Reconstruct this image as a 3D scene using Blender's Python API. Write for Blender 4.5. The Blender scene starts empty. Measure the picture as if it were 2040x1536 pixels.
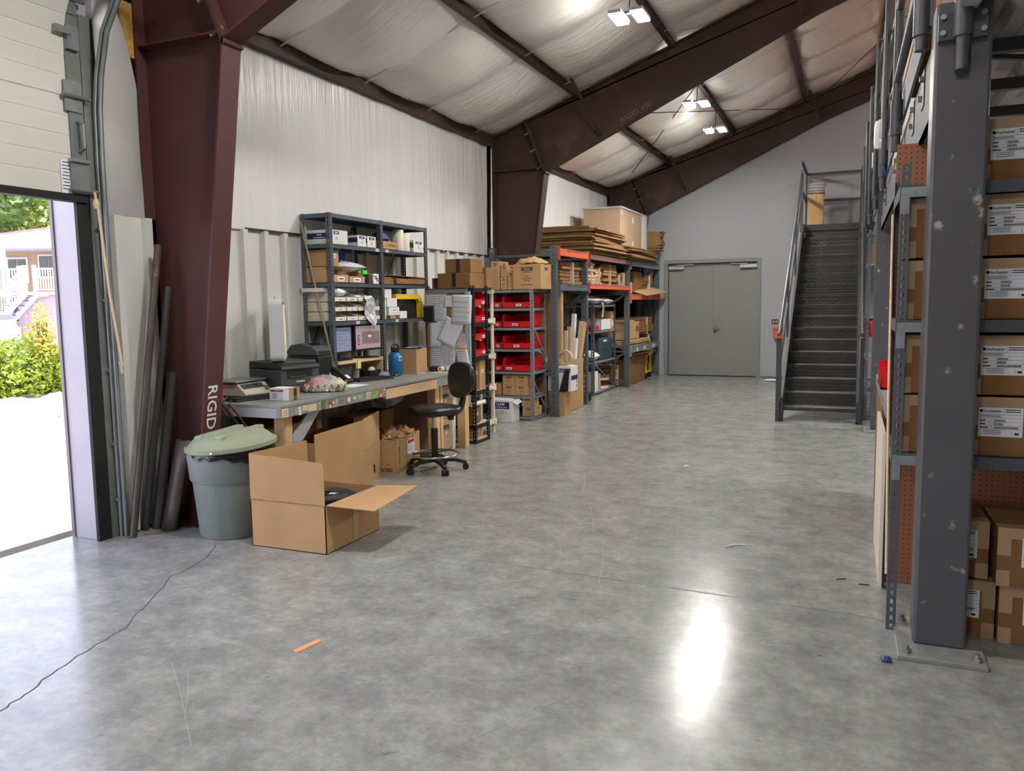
import bpy, bmesh, math, random
from mathutils import Vector, Matrix, noise
random.seed(7)
S = bpy.context.scene
C = S.collection
PI = math.pi
# ---------------------------------------------------------------- camera, sky, sun, exposure
F, YAW, PITCH, ROLL = 1600.0, .398516471, .103371723, .0148488216
cyw, syw, cp, sp = math.cos(YAW), math.sin(YAW), math.cos(PITCH), math.sin(PITCH)
fwd = Vector((-syw*cp, cyw*cp, -sp)); rt = Vector((cyw, syw, 0)); dn = fwd.cross(rt)
r2 = math.cos(ROLL)*rt + math.sin(ROLL)*dn; d2 = -math.sin(ROLL)*rt + math.cos(ROLL)*dn
cam = bpy.data.objects.new('camera', bpy.data.cameras.new('camera')); C.objects.link(cam)
cam.matrix_world = Matrix(((r2.x, -d2.x, -fwd.x, 0), (r2.y, -d2.y, -fwd.y, 0), (r2.z, -d2.z, -fwd.z, 1.5), (0, 0, 0, 1)))
cam.data.sensor_fit = 'HORIZONTAL'; cam.data.sensor_width = 36; cam.data.lens = F/2040*36
cam.data.clip_start = .05; cam.data.clip_end = 300
S.camera = cam
W = bpy.data.worlds.new('sky'); S.world = W; W.use_nodes = True
nt = W.node_tree; nt.nodes.clear()
sky = nt.nodes.new('ShaderNodeTexSky'); sky.sky_type = 'NISHITA'; sky.sun_disc = False
sky.sun_elevation = math.radians(48); sky.sun_rotation = math.radians(15); sky.air_density = 1.2; sky.dust_density = 2.0; sky.ozone_density = 1.0
bg = nt.nodes.new('ShaderNodeBackground'); bg.inputs[1].default_value = .78
wo = nt.nodes.new('ShaderNodeOutputWorld')
hs_ = nt.nodes.new('ShaderNodeHueSaturation'); hs_.inputs['Saturation'].default_value = .65
tn = nt.nodes.new('ShaderNodeMix'); tn.data_type = 'RGBA'; tn.blend_type = 'MULTIPLY'; tn.inputs[0].default_value = 1; tn.inputs[7].default_value = (1.08, .95, 1.02, 1)
nt.links.new(sky.outputs[0], hs_.inputs['Color']); nt.links.new(hs_.outputs[0], tn.inputs[6]); nt.links.new(tn.outputs[2], bg.inputs[0]); nt.links.new(bg.outputs[0], wo.inputs[0])
sun = bpy.data.objects.new('sun', bpy.data.lights.new('sun', 'SUN')); C.objects.link(sun)
sun.data.energy = 4.2; sun.data.angle = .01; sun.data.color = (1, .95, .86)
sun.rotation_euler = Vector((.12, .62, .78)).to_track_quat('Z', 'Y').to_euler()
LAMP = 290.0
S.view_settings.view_transform = 'Standard'; S.view_settings.look = 'None'
S.view_settings.exposure = .55; S.view_settings.gamma = 1; S.view_settings.use_curve_mapping = False
cy = S.cycles
cy.use_denoising = True; cy.max_bounces = 8; cy.diffuse_bounces = 6; cy.glossy_bounces = 3; cy.transmission_bounces = 4; cy.transparent_max_bounces = 8
cy.sample_clamp_indirect = 4.0; cy.caustics_reflective = False; cy.caustics_refractive = False

# ---------------------------------------------------------------- materials
def lin(c): return tuple(((v/255)/12.92 if v/255 <= .04045 else ((v/255+.055)/1.055)**2.4) for v in c)+(1,)
MC = {}
def mat(name, col, rough=.6, metal=0, var=0, vs=6, bump=0, bs=60, spec=.5, streak=None, scuff=None, alpha=1, trans=0, emit=0, col2=None, bd=.01):
    """procedural material: base colour with noise variation, optional bump and scuffs"""
    if name in MC: return MC[name]
    m = bpy.data.materials.new(name); m.use_nodes = True; MC[name] = m
    n = m.node_tree.nodes; l = m.node_tree.links; b = n['Principled BSDF']
    c = lin(col); b.inputs['Base Color'].default_value = c
    b.inputs['Roughness'].default_value = rough; b.inputs['Metallic'].default_value = metal
    b.inputs['Specular IOR Level'].default_value = spec
    if alpha < 1: b.inputs['Alpha'].default_value = alpha
    if trans: b.inputs['Transmission Weight'].default_value = trans
    if emit:
        b.inputs['Emission Color'].default_value = c; b.inputs['Emission Strength'].default_value = emit
    tc = None
    def coord(scale):
        nonlocal tc
        if tc is None: tc = n.new('ShaderNodeTexCoord')
        mp = n.new('ShaderNodeMapping'); l.new(tc.outputs['Object'], mp.inputs[0])
        mp.inputs['Scale'].default_value = scale; return mp.outputs[0]
    def tex(scale, s, detail=4):
        t = n.new('ShaderNodeTexNoise'); t.inputs['Scale'].default_value = s; t.inputs['Detail'].default_value = detail
        l.new(coord(scale), t.inputs[0]); return t.outputs[0]
    out = None
    if var:
        st = streak or (1, 1, 1)
        r = n.new('ShaderNodeValToRGB'); l.new(tex(st, vs), r.inputs[0])
        k2 = lin(col2) if col2 else tuple(min(1, x*(1+var)) for x in c[:3])+(1,)
        r.color_ramp.elements[0].position = .32; r.color_ramp.elements[1].position = .68
        r.color_ramp.elements[0].color = tuple(x*(1-var) for x in c[:3])+(1,); r.color_ramp.elements[1].color = k2
        out = r.outputs[0]
    if scuff:
        sc, amt, ss = scuff
        r = n.new('ShaderNodeValToRGB'); l.new(tex((1, 1, 1), ss, 8), r.inputs[0])
        r.color_ramp.elements[0].position = 1-amt; r.color_ramp.elements[1].position = min(1, 1-amt+.06)
        r.color_ramp.elements[0].color = (0, 0, 0, 1); r.color_ramp.elements[1].color = (1, 1, 1, 1)
        mx = n.new('ShaderNodeMix'); mx.data_type = 'RGBA'; l.new(r.outputs[0], mx.inputs[0])
        if out: l.new(out, mx.inputs[6])
        else: mx.inputs[6].default_value = c
        mx.inputs[7].default_value = lin(sc); out = mx.outputs[2]
    if out: l.new(out, b.inputs['Base Color'])
    if bump:
        bp = n.new('ShaderNodeBump'); bp.inputs['Strength'].default_value = bump; bp.inputs['Distance'].default_value = bd
        l.new(tex(streak or (1, 1, 1), bs, 3), bp.inputs['Height']); l.new(bp.outputs[0], b.inputs['Normal'])
    return m
CB = mat('cardboard', (176, 141, 101), .85, var=.07, vs=3, bump=.06, bs=120, spec=.2)
CBD = mat('cardboard_brown', (134, 98, 63), .85, var=.08, vs=3, bump=.06, bs=120, spec=.2)
CBP = mat('cardboard_pale', (190, 158, 118), .85, var=.07, vs=3, bump=.06, bs=120, spec=.2)
CBE = mat('cardboard_edge', (146, 114, 78), .9, var=.25, vs=25, streak=(1, 1, 4), bump=.3, bs=60, spec=.1)
CBW = mat('white_box_board', (214, 213, 212), .7, var=.03, vs=4, spec=.3)
TAPE = mat('packing_tape', (172, 144, 108), .3, var=.05, vs=8, spec=.5)
TAPEC = mat('clear_tape', (186, 156, 118), .25, var=.04, vs=8)
STG = mat('grey_steel', (96, 100, 104), .45, .3, var=.06, vs=5, scuff=((160, 162, 160), .3, 14))
STB = mat('blue_grey_steel', (84, 90, 99), .42, .3, var=.06, vs=5, scuff=((140, 145, 150), .28, 12))
STL = mat('light_grey_steel', (136, 139, 142), .45, .3, var=.05, vs=5)
STK = mat('black_steel', (30, 30, 32), .45, .3, var=.1, vs=5)
GALV = mat('galvanised_steel', (150, 155, 157), .38, .75, var=.12, vs=10)
CHR = mat('chrome', (215, 215, 215), .12, 1)
MEZ = mat('mezzanine_grey_paint', (80, 80, 82), .42, .1, var=.05, vs=3, scuff=((168, 164, 156), .36, 9), bump=.03, bs=30)
MEZP = mat('grey_pipe_paint', (68, 69, 73), .45, 0, var=.06, vs=4)
MEZD = mat('dark_grey_paint', (62, 62, 66), .5, .2, var=.08, vs=4)
ORG = mat('orange_beam_paint', (214, 92, 52), .5, 0, var=.08, vs=8, scuff=((150, 90, 70), .36, 12))
MARL = mat('daylit_maroon_primer', (78, 46, 44), .55, 0, var=.1, vs=1.6, spec=.35, bump=.03, bs=8)  # same frame primer with the reddish daylight put into its colour
MARD = mat('brown_primer', (66, 45, 40), .55, 0, var=.12, vs=1.3, spec=.35, scuff=((80, 60, 48), .42, 1.6), bump=.03, bs=8)
WHT = mat('white_paper', (226, 228, 234), .7, var=.03, vs=5, spec=.2)
WHTP = mat('white_plastic', (222, 222, 216), .4, spec=.5)
INK = mat('black_ink', (38, 36, 38), .7, spec=.1)
NAVY = mat('navy_print', (42, 44, 92), .6, spec=.2)
REDI = mat('red_print', (186, 40, 48), .6, spec=.2)
BLK = mat('black_plastic', (24, 24, 26), .45, var=.1, vs=8, spec=.5)
BLKG = mat('charcoal_plastic', (58, 60, 64), .5, var=.05, vs=8)
LEA = mat('black_vinyl', (20, 20, 21), .34, spec=.5, bump=.05, bs=200)
RUB = mat('black_rubber', (22, 22, 22), .75)
REDP = mat('red_bin_plastic', (204, 20, 30), .32, spec=.5, var=.05, vs=6)
REDD = mat('red_parts', (190, 24, 32), .4, var=.3, vs=60, spec=.5)
WOOD = mat('pine_lumber', (206, 168, 116), .65, var=.16, vs=5, streak=(1, 1, .12), col2=(222, 188, 140))
WOODH = mat('pine_board', (205, 170, 128), .65, var=.14, vs=6, streak=(1, .12, 1), col2=(220, 190, 150))
WOODP = mat('particle_board', (204, 184, 150), .8, var=.1, vs=60)
PLY = mat('brown_plywood', (146, 92, 56), .6, var=.14, vs=3, streak=(1, 1, .2))
BEIGE = mat('beige_plastic', (206, 198, 176), .5, var=.04, vs=4)
BENCH = mat('grey_bench_paint', (132, 136, 130), .42, var=.06, vs=4, scuff=((96, 96, 92), .33, 10), bump=.04, bs=20)
BENCHE = mat('pale_bench_paint', (158, 162, 168), .5, var=.05, vs=5, scuff=((110, 112, 116), .32, 14))
PLW = mat('poly_bag', (222, 222, 226), .22, spec=.6, var=.08, vs=20, bump=.6, bs=30)
GLS = mat('clear_film', (235, 235, 240), .12, alpha=.28, spec=.7, bump=.5, bs=40)
YEL = mat('yellow_plastic', (226, 188, 28), .45, var=.05, vs=5)
TEALP = mat('teal_plastic', (44, 66, 70), .5, var=.15, vs=10)
def ink(c): return mat('print_%d_%d_%d' % c, c, .65, spec=.2)

# ---------------------------------------------------------------- mesh helpers
INV = {}
def T(name, label, cat, loc=(0, 0, 0), rz=0, group=None, kind=None):
    o = bpy.data.objects.new(name, None); C.objects.link(o); o.empty_display_size = .05
    o.location = loc; o.rotation_euler = (0, 0, rz); tag(o, label, cat, group, kind)
    INV[o.name] = (Matrix.Translation(loc) @ Matrix.Rotation(rz, 4, 'Z')).inverted()
    return o
def tag(o, label=None, cat=None, group=None, kind=None):
    if label: o['label'] = label
    if cat: o['category'] = cat
    if group: o['group'] = group
    if kind: o['kind'] = kind
    return o
class M:
    def __init__(s): s.v = []; s.f = []
    def add(s, vs, fs):
        k = len(s.v); s.v += [Vector(v) for v in vs]; s.f += [[i+k for i in f] for f in fs]; return s
    def box(s, x0, y0, z0, x1, y1, z1, m=None):
        vs = [(x, y, z) for z in (z0, z1) for y in (y0, y1) for x in (x0, x1)]
        if m: vs = [m @ Vector(v) for v in vs]
        return s.add(vs, [(0, 2, 3, 1), (4, 5, 7, 6), (0, 1, 5, 4), (2, 6, 7, 3), (0, 4, 6, 2), (1, 3, 7, 5)])
    def bar(s, a, b, w, h, up=(0, 0, 1)):
        a = Vector(a); b = Vector(b); d = b-a; L = d.length; d.normalize(); u = Vector(up)
        sd = d.cross(u)
        if sd.length < 1e-4: sd = d.cross(Vector((1, 0, 0)))
        sd.normalize(); u = sd.cross(d)
        m = Matrix((sd, d, u)).transposed().to_4x4(); m.translation = a
        return s.box(-w/2, 0, -h/2, w/2, L, h/2, m)
    def cyl(s, a, b, r0, r1=None, n=16, cap=True):
        a = Vector(a); b = Vector(b); r1 = r0 if r1 is None else r1; d = (b-a).normalized()
        u = d.orthogonal().normalized(); w = d.cross(u); k = len(s.v)
        for p, r in ((a, r0), (b, r1)):
            for i in range(n):
                t = 2*PI*i/n; s.v.append(p+r*(math.cos(t)*u+math.sin(t)*w))
        for i in range(n): s.f.append([k+i, k+(i+1) % n, k+n+(i+1) % n, k+n+i])
        if cap: s.f.append([k+i for i in reversed(range(n))]); s.f.append([k+n+i for i in range(n)])
        return s
    def tube(s, pts, r, n=8, closed=False):
        pts = [Vector(p) for p in pts]; k = len(s.v); N = len(pts); u = None
        for i, p in enumerate(pts):
            q = pts[(i+1) % N] if (i < N-1 or closed) else p; o = pts[i-1] if (i > 0 or closed) else p
            d = (q-o).normalized()
            if u is None: u = d.orthogonal().normalized()
            u = (u-d*u.dot(d)).normalized(); w = d.cross(u)
            for j in range(n):
                t = 2*PI*j/n; s.v.append(p+r*(math.cos(t)*u+math.sin(t)*w))
        for i in range(N if closed else N-1):
            for j in range(n):
                a = k+i*n; b = k+((i+1) % N)*n
                s.f.append([a+j, a+(j+1) % n, b+(j+1) % n, b+j])
        if not closed: s.f.append([k+j for j in reversed(range(n))]); s.f.append([k+(N-1)*n+j for j in range(n)])
        return s
    def lathe(s, prof, c=(0, 0, 0), n=32, sx=1, sy=1):
        k = len(s.v); c = Vector(c)
        for r, z in prof:
            for i in range(n):
                t = 2*PI*i/n; s.v.append(c+Vector((r*math.cos(t)*sx, r*math.sin(t)*sy, z)))
        for j in range(len(prof)-1):
            for i in range(n):
                a = k+j*n; s.f.append([a+i, a+(i+1) % n, a+n+(i+1) % n, a+n+i])
        s.f.append([k+i for i in reversed(range(n))]); s.f.append([k+(len(prof)-1)*n+i for i in range(n)])
        return s
    def prism(s, poly, axis, a, b):
        """extrude a polygon (2-D list) between a and b along axis 'x','y','z'"""
        def P(p, t): return {'x': (t, p[0], p[1]), 'y': (p[0], t, p[1]), 'z': (p[0], p[1], t)}[axis]
        n = len(poly); k = len(s.v)
        s.v += [Vector(P(p, a)) for p in poly]+[Vector(P(p, b)) for p in poly]
        s.f.append([k+i for i in range(n)]); s.f.append([k+n+i for i in reversed(range(n))])
        for i in range(n): s.f.append([k+i, k+n+i, k+n+(i+1) % n, k+(i+1) % n])
        return s
    def grid(s, fn, nu, nv):
        k = len(s.v)
        for i in range(nu+1):
            for j in range(nv+1): s.v.append(Vector(fn(i/nu, j/nv)))
        for i in range(nu):
            for j in range(nv):
                a = k+i*(nv+1)+j; s.f.append([a, a+nv+1, a+nv+2, a+1])
        return s
    def quad(s, a, b, c, d): return s.add([a, b, c, d], [(0, 1, 2, 3)])
    def perf(s, o, u, v, wd, ln, pitch, hw, hh):
        """sheet strip with a line of real rectangular holes; o corner, u across, v along"""
        o = Vector(o); u = Vector(u).normalized(); v = Vector(v).normalized(); n = int(ln/pitch); p = ln/n
        a, b = (wd-hw)/2, (wd+hw)/2
        def P(x, y): return o+u*x+v*y
        s.quad(P(0, 0), P(a, 0), P(a, ln), P(0, ln)); s.quad(P(b, 0), P(wd, 0), P(wd, ln), P(b, ln))
        for i in range(n):
            y0 = i*p; h0 = y0+(p-hh)/2; h1 = h0+hh
            s.quad(P(a, y0), P(b, y0), P(b, h0), P(a, h0)); s.quad(P(a, h1), P(b, h1), P(b, y0+p), P(a, y0+p))
        return s
    def out(s, name, m, par=None, w=True, smooth=False, bev=0, solid=0, label=None, sub=0, fix=True):
        vs = s.v
        if par is not None and w: I = INV[par.name]; vs = [I @ v for v in vs]
        me = bpy.data.meshes.new(name); me.from_pydata([tuple(v) for v in vs], [], s.f); me.materials.append(m)
        if fix and not solid:
            bm = bmesh.new(); bm.from_mesh(me); bmesh.ops.recalc_face_normals(bm, faces=bm.faces); bm.to_mesh(me); bm.free()
        o = bpy.data.objects.new(name, me); C.objects.link(o)
        if par is not None:
            o.parent = par; INV[o.name] = INV[par.name]
        if smooth:
            me.polygons.foreach_set('use_smooth', [True]*len(me.polygons))
            if smooth != 2:
                bm = bmesh.new(); bm.from_mesh(me)
                for e in bm.edges:
                    if len(e.link_faces) == 2 and e.calc_face_angle(0) > .7: e.smooth = False
                bm.to_mesh(me); bm.free()
        if solid: md = o.modifiers.new('t', 'SOLIDIFY'); md.thickness = solid; md.offset = 0
        if bev: md = o.modifiers.new('b', 'BEVEL'); md.width = bev; md.segments = 2; md.limit_method = 'ANGLE'
        if sub: md = o.modifiers.new('s', 'SUBSURF'); md.levels = sub; md.render_levels = sub
        if label: o['label'] = label
        return o
    def solo(s, name, m, label, cat, group=None, kind=None, **k):
        """a thing that is one mesh; its origin goes to the middle of its base"""
        xs = [v.x for v in s.v]; ys = [v.y for v in s.v]; zs = [v.z for v in s.v]
        c = Vector(((min(xs)+max(xs))/2, (min(ys)+max(ys))/2, min(zs)))
        s.v = [v-c for v in s.v]; o = s.out(name, m, None, **k); o.location = c
        INV[o.name] = Matrix.Translation(c).inverted()
        return tag(o, label, cat, group, kind)
def struct(name, mm, m, par=None, **k):
    o = mm.out(name, m, par, **k)
    if par is None: o['kind'] = 'structure'; INV[o.name] = Matrix.Identity(4)
    return o
TXT = {}
def txt(st, size, m, par, loc, ex, ez, name='lettering', align='CENTER', bold=0, sx=1):
    """flat lettering: ex = reading direction, ez = up direction (world axes), loc = world point at middle of baseline"""
    key = (st, align, bold, m.name)
    if key not in TXT:
        cu = bpy.data.curves.new('t', 'FONT'); cu.body = st; cu.align_x = align; cu.size = 1; cu.extrude = .004; cu.offset = bold; cu.resolution_u = 2
        to = bpy.data.objects.new('t', cu); me = bpy.data.meshes.new_from_object(to)
        bpy.data.objects.remove(to); bpy.data.curves.remove(cu); me.materials.clear(); me.materials.append(m); TXT[key] = me
    o = bpy.data.objects.new(name, TXT[key]); C.objects.link(o)
    ex = Vector(ex).normalized(); ez = Vector(ez).normalized(); n = ex.cross(ez)
    mw = Matrix((ex*sx, ez, n)).transposed().to_4x4() @ Matrix.Diagonal((size, size, size*.1 if size > .02 else .002, 1)); mw.translation = Vector(loc)
    o.parent = par; o.matrix_parent_inverse = Matrix.Identity(4); o.matrix_basis = INV[par.name] @ mw; INV[o.name] = INV[par.name]
    return o
def plate(name, m, par, c, ex, ez, w, h, t=.002, label=None, off=0):
    """thin plate (label, sticker, sheet) centred at c, facing ex x ez"""
    ex = Vector(ex).normalized(); ez = Vector(ez).normalized(); n = ex.cross(ez).normalized()
    mw = Matrix((ex, ez, n)).transposed().to_4x4(); mw.translation = Vector(c)+n*off
    return M().box(-w/2, -h/2, 0, w/2, h/2, t, mw).out(name, m, par, label=label)
def copy_tree(o, par=None):
    c = o.copy(); C.objects.link(c)
    if par: c.parent = par
    for ch in list(o.children): copy_tree(ch, c)
    return c
# ================================================================ the building
def zr(x): return 3.66+.375*(x+4.5)
# ---- concrete floor
fm = bpy.data.materials.new('polished_concrete'); fm.use_nodes = True
n = fm.node_tree.nodes; l = fm.node_tree.links; b = n['Principled BSDF']; tcf = n.new('ShaderNodeTexCoord')
def ftex(scale, sc=(1, 1, 1), det=8, rough=.6, dist=0, rot=0):
    mp = n.new('ShaderNodeMapping'); mp.inputs['Scale'].default_value = sc; mp.inputs['Rotation'].default_value = (0, 0, rot); l.new(tcf.outputs['Object'], mp.inputs[0])
    t = n.new('ShaderNodeTexNoise'); t.inputs['Scale'].default_value = scale; t.inputs['Detail'].default_value = det; t.inputs['Roughness'].default_value = rough; t.inputs['Distortion'].default_value = dist
    l.new(mp.outputs[0], t.inputs[0]); return t.outputs[0]
def framp(src, stops):
    r = n.new('ShaderNodeValToRGB'); l.new(src, r.inputs[0]); e = r.color_ramp.elements
    while len(e) < len(stops): e.new(.5)
    for k, (p, c) in enumerate(stops): e[k].position = p; e[k].color = c
    return r.outputs[0]
def fmix(a, bcol, fac, mode='MIX'):
    x = n.new('ShaderNodeMix'); x.data_type = 'RGBA'; x.blend_type = mode
    if isinstance(fac, float): x.inputs[0].default_value = fac
    else: l.new(fac, x.inputs[0])
    l.new(a, x.inputs[6])
    if isinstance(bcol, tuple): x.inputs[7].default_value = bcol
    else: l.new(bcol, x.inputs[7])
    return x.outputs[2]
g = lambda v: (v, v, v, 1)
base = framp(ftex(.55, det=6, dist=.6), [(.3, lin((122, 123, 121))), (.52, lin((136, 137, 133))), (.75, lin((150, 150, 144)))])
base = fmix(base, framp(ftex(5, det=10, rough=.7), [(.34, lin((100, 102, 101))), (.66, lin((162, 162, 156)))]), .55)
base = fmix(base, framp(ftex(22, det=8, rough=.75), [(.35, g(.36)), (.62, g(.64))]), .5, 'OVERLAY')
streak = framp(ftex(3, (.5, 3, 1), det=10, rough=.75, dist=1.2, rot=.5), [(.58, g(0)), (.68, g(1))])
base = fmix(base, lin((166, 166, 162)), framp(streak, [(0, g(0)), (1, g(.42))]))
streak2 = framp(ftex(2.2, (.5, 3.5, 1), det=10, rough=.7, dist=1, rot=-.4), [(.6, g(0)), (.7, g(1))])
base = fmix(base, lin((110, 112, 113)), framp(streak2, [(0, g(0)), (1, g(.42))]))
spots = framp(ftex(9, det=3), [(.7, g(0)), (.735, g(1))])
base = fmix(base, lin((84, 84, 80)), framp(spots, [(0, g(0)), (1, g(.45))]))
pits = framp(ftex(45, (1, 1.8, 1), det=2), [(.69, g(0)), (.72, g(1))])
base = fmix(base, lin((90, 90, 86)), framp(pits, [(0, g(0)), (1, g(.45))]))
spl = framp(ftex(1.3, det=8, rough=.75, dist=.4), [(.65, g(0)), (.78, g(1))])
spl2 = framp(ftex(14, det=8, rough=.8), [(.5, g(0)), (.6, g(1))])
base = fmix(base, lin((172, 172, 168)), fmix(spl, spl2, 1.0, 'MULTIPLY'))
l.new(base, b.inputs['Base Color'])
rg = framp(ftex(2.5, (.6, 2, 1), det=8, rough=.7, rot=.5), [(.3, g(.14)), (.7, g(.26))])
l.new(rg, b.inputs['Roughness']); b.inputs['Specular IOR Level'].default_value = .24
bp = n.new('ShaderNodeBump'); bp.inputs['Strength'].default_value = .05; bp.inputs['Distance'].default_value = .01
l.new(ftex(30, det=6), bp.inputs['Height']); l.new(bp.outputs[0], b.inputs['Normal'])
floor = struct('floor', M().box(-4.72, -8, -.15, 6.6, 16.2, 0), fm)
CRK = mat('crack_shadow', (70, 70, 68), .9); JNT = mat('joint_filler', (118, 118, 114), .8)
def flat_strip(pts, w, z=.0012):
    m = M()
    for a, c in zip(pts, pts[1:]):
        a = Vector((a[0], a[1], z)); c = Vector((c[0], c[1], z)); d = (c-a).normalized(); s = Vector((-d.y, d.x, 0))*w/2
        m.quad(a-s, c-s, c+s, a+s)
    return m
cr = []
ks = [(-2.6, 1.2), (-2.895, 1.891), (-2.955, 2.056), (-3.025, 2.266), (-3.081, 2.487), (-3.115, 2.655), (-3.258, 2.905), (-3.462, 3.267), (-3.51, 3.6), (-3.7, 3.9)]
for a, c in zip(ks, ks[1:]):
    for k in range(5): cr.append((a[0]+(c[0]-a[0])*k/5+random.uniform(-.012, .012), a[1]+(c[1]-a[1])*k/5+random.uniform(-.01, .01)))
struct('floor_crack', flat_strip(cr, .006), CRK, floor)
struct('floor_joint', flat_strip([(-4.4, 4.2), (-1.754, 4.126), (-.846, 4.072), (.051, 4.011), (.2, 3.98)], .006), JNT, floor)
SCR = mat('pale_scratch', (150, 150, 147), .6); sm = M()
for a, c in (((-2.62, 2.45), (-2.05, 1.98)), ((-2.5, 2.42), (-2.2, 2.1)), ((-1.75, 5.6), (-1.5, 4.9)), ((-2.1, 6.6), (-1.9, 5.9)), ((-1.35, 4.6), (-1.2, 4.0)), ((-1.75, 2.5), (-1.6, 2.9)), ((-2.7, 3.1), (-2.4, 3.3)), ((-1.2, 2.3), (-.9, 2.9))):
    sm.add(flat_strip([a, ((a[0]+c[0])/2+.01, (a[1]+c[1])/2), c], .002).v, [(0, 1, 2, 3), (4, 5, 6, 7)])
struct('floor_scratch', sm, SCR, floor)
# ---- corrugated liner panels
LIN = mat('white_liner_steel', (204, 204, 198), .42, 0, var=.03, vs=2)
def ribbed(x, y0, y1, z0, z1, per=.255, off=0):
    ys = []; y = y0
    k = math.floor((y0-off)/per)
    while True:
        a = off+k*per; k += 1
        if a > y1: break
        for d, h in ((0, 0), (.17, 0), (.178, .04), (.23, .04), (.25, 0)):
            if y0 <= a+d <= y1: ys.append((a+d, h))
    ys = [(y0, 0)]+ys+[(y1, 0)]
    m = M()
    for (a, ha), (c, hc) in zip(ys, ys[1:]): m.quad((x+ha, a, z0), (x+hc, c, z0), (x+hc, c, z1), (x+ha, a, z1))
    return m
wl = struct('wall_left', M().box(-4.70, 3.68, 0, -4.66, 16.2, 4.0).box(-4.70, -8, 0, -4.66, -6.6, 4.0).box(-4.70, -2.4, 0, -4.66, -.8, 4.0).box(-4.70, -.8, 3.35, -4.66, 3.68, 4.0).box(-4.70, -6.6, 3.35, -4.66, -2.4, 4.0), mat('outside_wall', (170, 166, 168), .6))  # opening behind the camera is added, the other widened, for daylight
struct('liner_panel', ribbed(-4.425, 3.80, 4.235, .01, 2.1, off=3.68), LIN, wl)
struct('liner_panel', ribbed(-4.56, 4.25, 10.04, .01, 2.12, off=4.27), LIN, wl)
struct('liner_panel', ribbed(-4.56, 10.05, 15.9, .01, 2.12, off=10.07), LIN, wl)
struct('liner_trim', M().box(-4.55, 5.25, 2.115, -4.535, 10.04, 2.135), MARD, wl)
VIN = mat('insulation_vinyl', (222, 221, 219), .24, var=.03, vs=2, bump=.4, bs=16, bd=.02, streak=(1, 4, .3), spec=.5)
VINC = mat('ceiling_vinyl', (230, 224, 218), .36, var=.03, vs=1.5, bump=.5, bs=5, bd=.03, spec=.45, streak=(.8, 3.6, 1))
def drape(y0, y1, x, z0, z1, amp=.03):
    def f(u, v):
        y = y0+(y1-y0)*u; z = z0+(z1-z0)*v
        ys = y+.05*noise.noise(Vector((y*.9, z*.7, 5)))
        a = noise.noise(Vector((ys*3, z*.3, 3))); c = (1-abs(noise.noise(Vector((ys*9+.3*z, z*.45, 9)))))**6; e = (1-abs(noise.noise(Vector((ys*24+.6*z, z*1.0, 2)))))**4; big = noise.noise(Vector((y*1.3, z*.5, 8)))
        k = .3+.7*v*v if v < .94 else .3+.7*(1-v)/.06
        return (x+amp*(.5+.7*a+.55*c*(.4+big*1.2)+.28*e*(.5+big))*k+.006, y+.02*a*v, z)
    return M().grid(f, int((y1-y0)/.012), 18)
struct('insulation_drape', drape(4.42, 9.99, -4.55, 2.115, 3.70), VIN, wl, smooth=2)
struct('insulation_drape', drape(10.1, 15.8, -4.55, 2.115, 3.70), VIN, wl, smooth=2)
struct('insulation_flap', drape(4.25, 4.50, -4.52, 2.1, 3.6, .008), mat('stained_vinyl', (198, 198, 190), .5, var=.06, vs=6, scuff=((150, 140, 112), .3, 7)), wl, smooth=2)
def fold(u, v): return (-4.5+.05*math.sin(u*PI)+.012*math.sin(v*9), 4.47+.07*u+.012*math.sin(v*6+u*5), 2.13+1.5*v)
struct('insulation_fold', M().grid(fold, 12, 24), VIN, wl, smooth=2)
struct('eave_strut', M().box(-4.56, 4.24, 3.575, -4.44, 15.9, 3.685).box(-4.56, -8, 3.575, -4.44, 4.24, 3.685), MARD, wl)
def flap(u, v):
    w = 1-max(0, v-.45)**1.6*1.6
    return (-4.435+(.05*math.sin(PI*u)*(1-v*.5)+.02*math.sin(5*v+3*u))*min(1, v*3), 3.83+(.345*u)*w+.02*v, 2.04+1.42*v)
struct('insulation_flap', M().grid(flap, 14, 26), mat('grey_vinyl', (176, 174, 172), .32, var=.06, vs=3, bump=.3, bs=9, scuff=((150, 128, 104), .3, 5)), wl, smooth=2)
struct('insulation_batt', M().box(-4.5, 4.05, 3.15, -4.44, 4.2, 3.5), mat('yellow_glass_wool', (178, 140, 62), .95, var=.25, vs=20), wl)
struct('wall_front', M().box(-4.9, -8.2, 0, 6.8, -8, 8.2), mat('front_wall_paint', (190, 190, 190), .6))
struct('wall_right', M().box(6.6, -8, 0, 6.8, 16.2, 8.2), mat('right_wall_paint', (185, 185, 185), .6))
WPAINT = mat('pale_grey_wall_paint', (160, 162, 166), .55, var=.02, vs=1, spec=.35)
wb = struct('wall_back', M().prism([(-4.7, 0), (-3.40, 0), (-3.40, 2.27), (-1.57, 2.27), (-1.57, 0), (6.6, 0), (6.6, 8.2), (-4.7, 3.9)], 'y', 15.93, 16.2).box(-3.6, 16.12, 0, -1.4, 16.25, 2.4), WPAINT)  # box behind the doors is added to block outside light
struct('baseboard_back', M().box(-1.56, 15.918, 0, .8, 15.93, .02), mat('dark_sealant', (90, 90, 88), .8))
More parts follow.
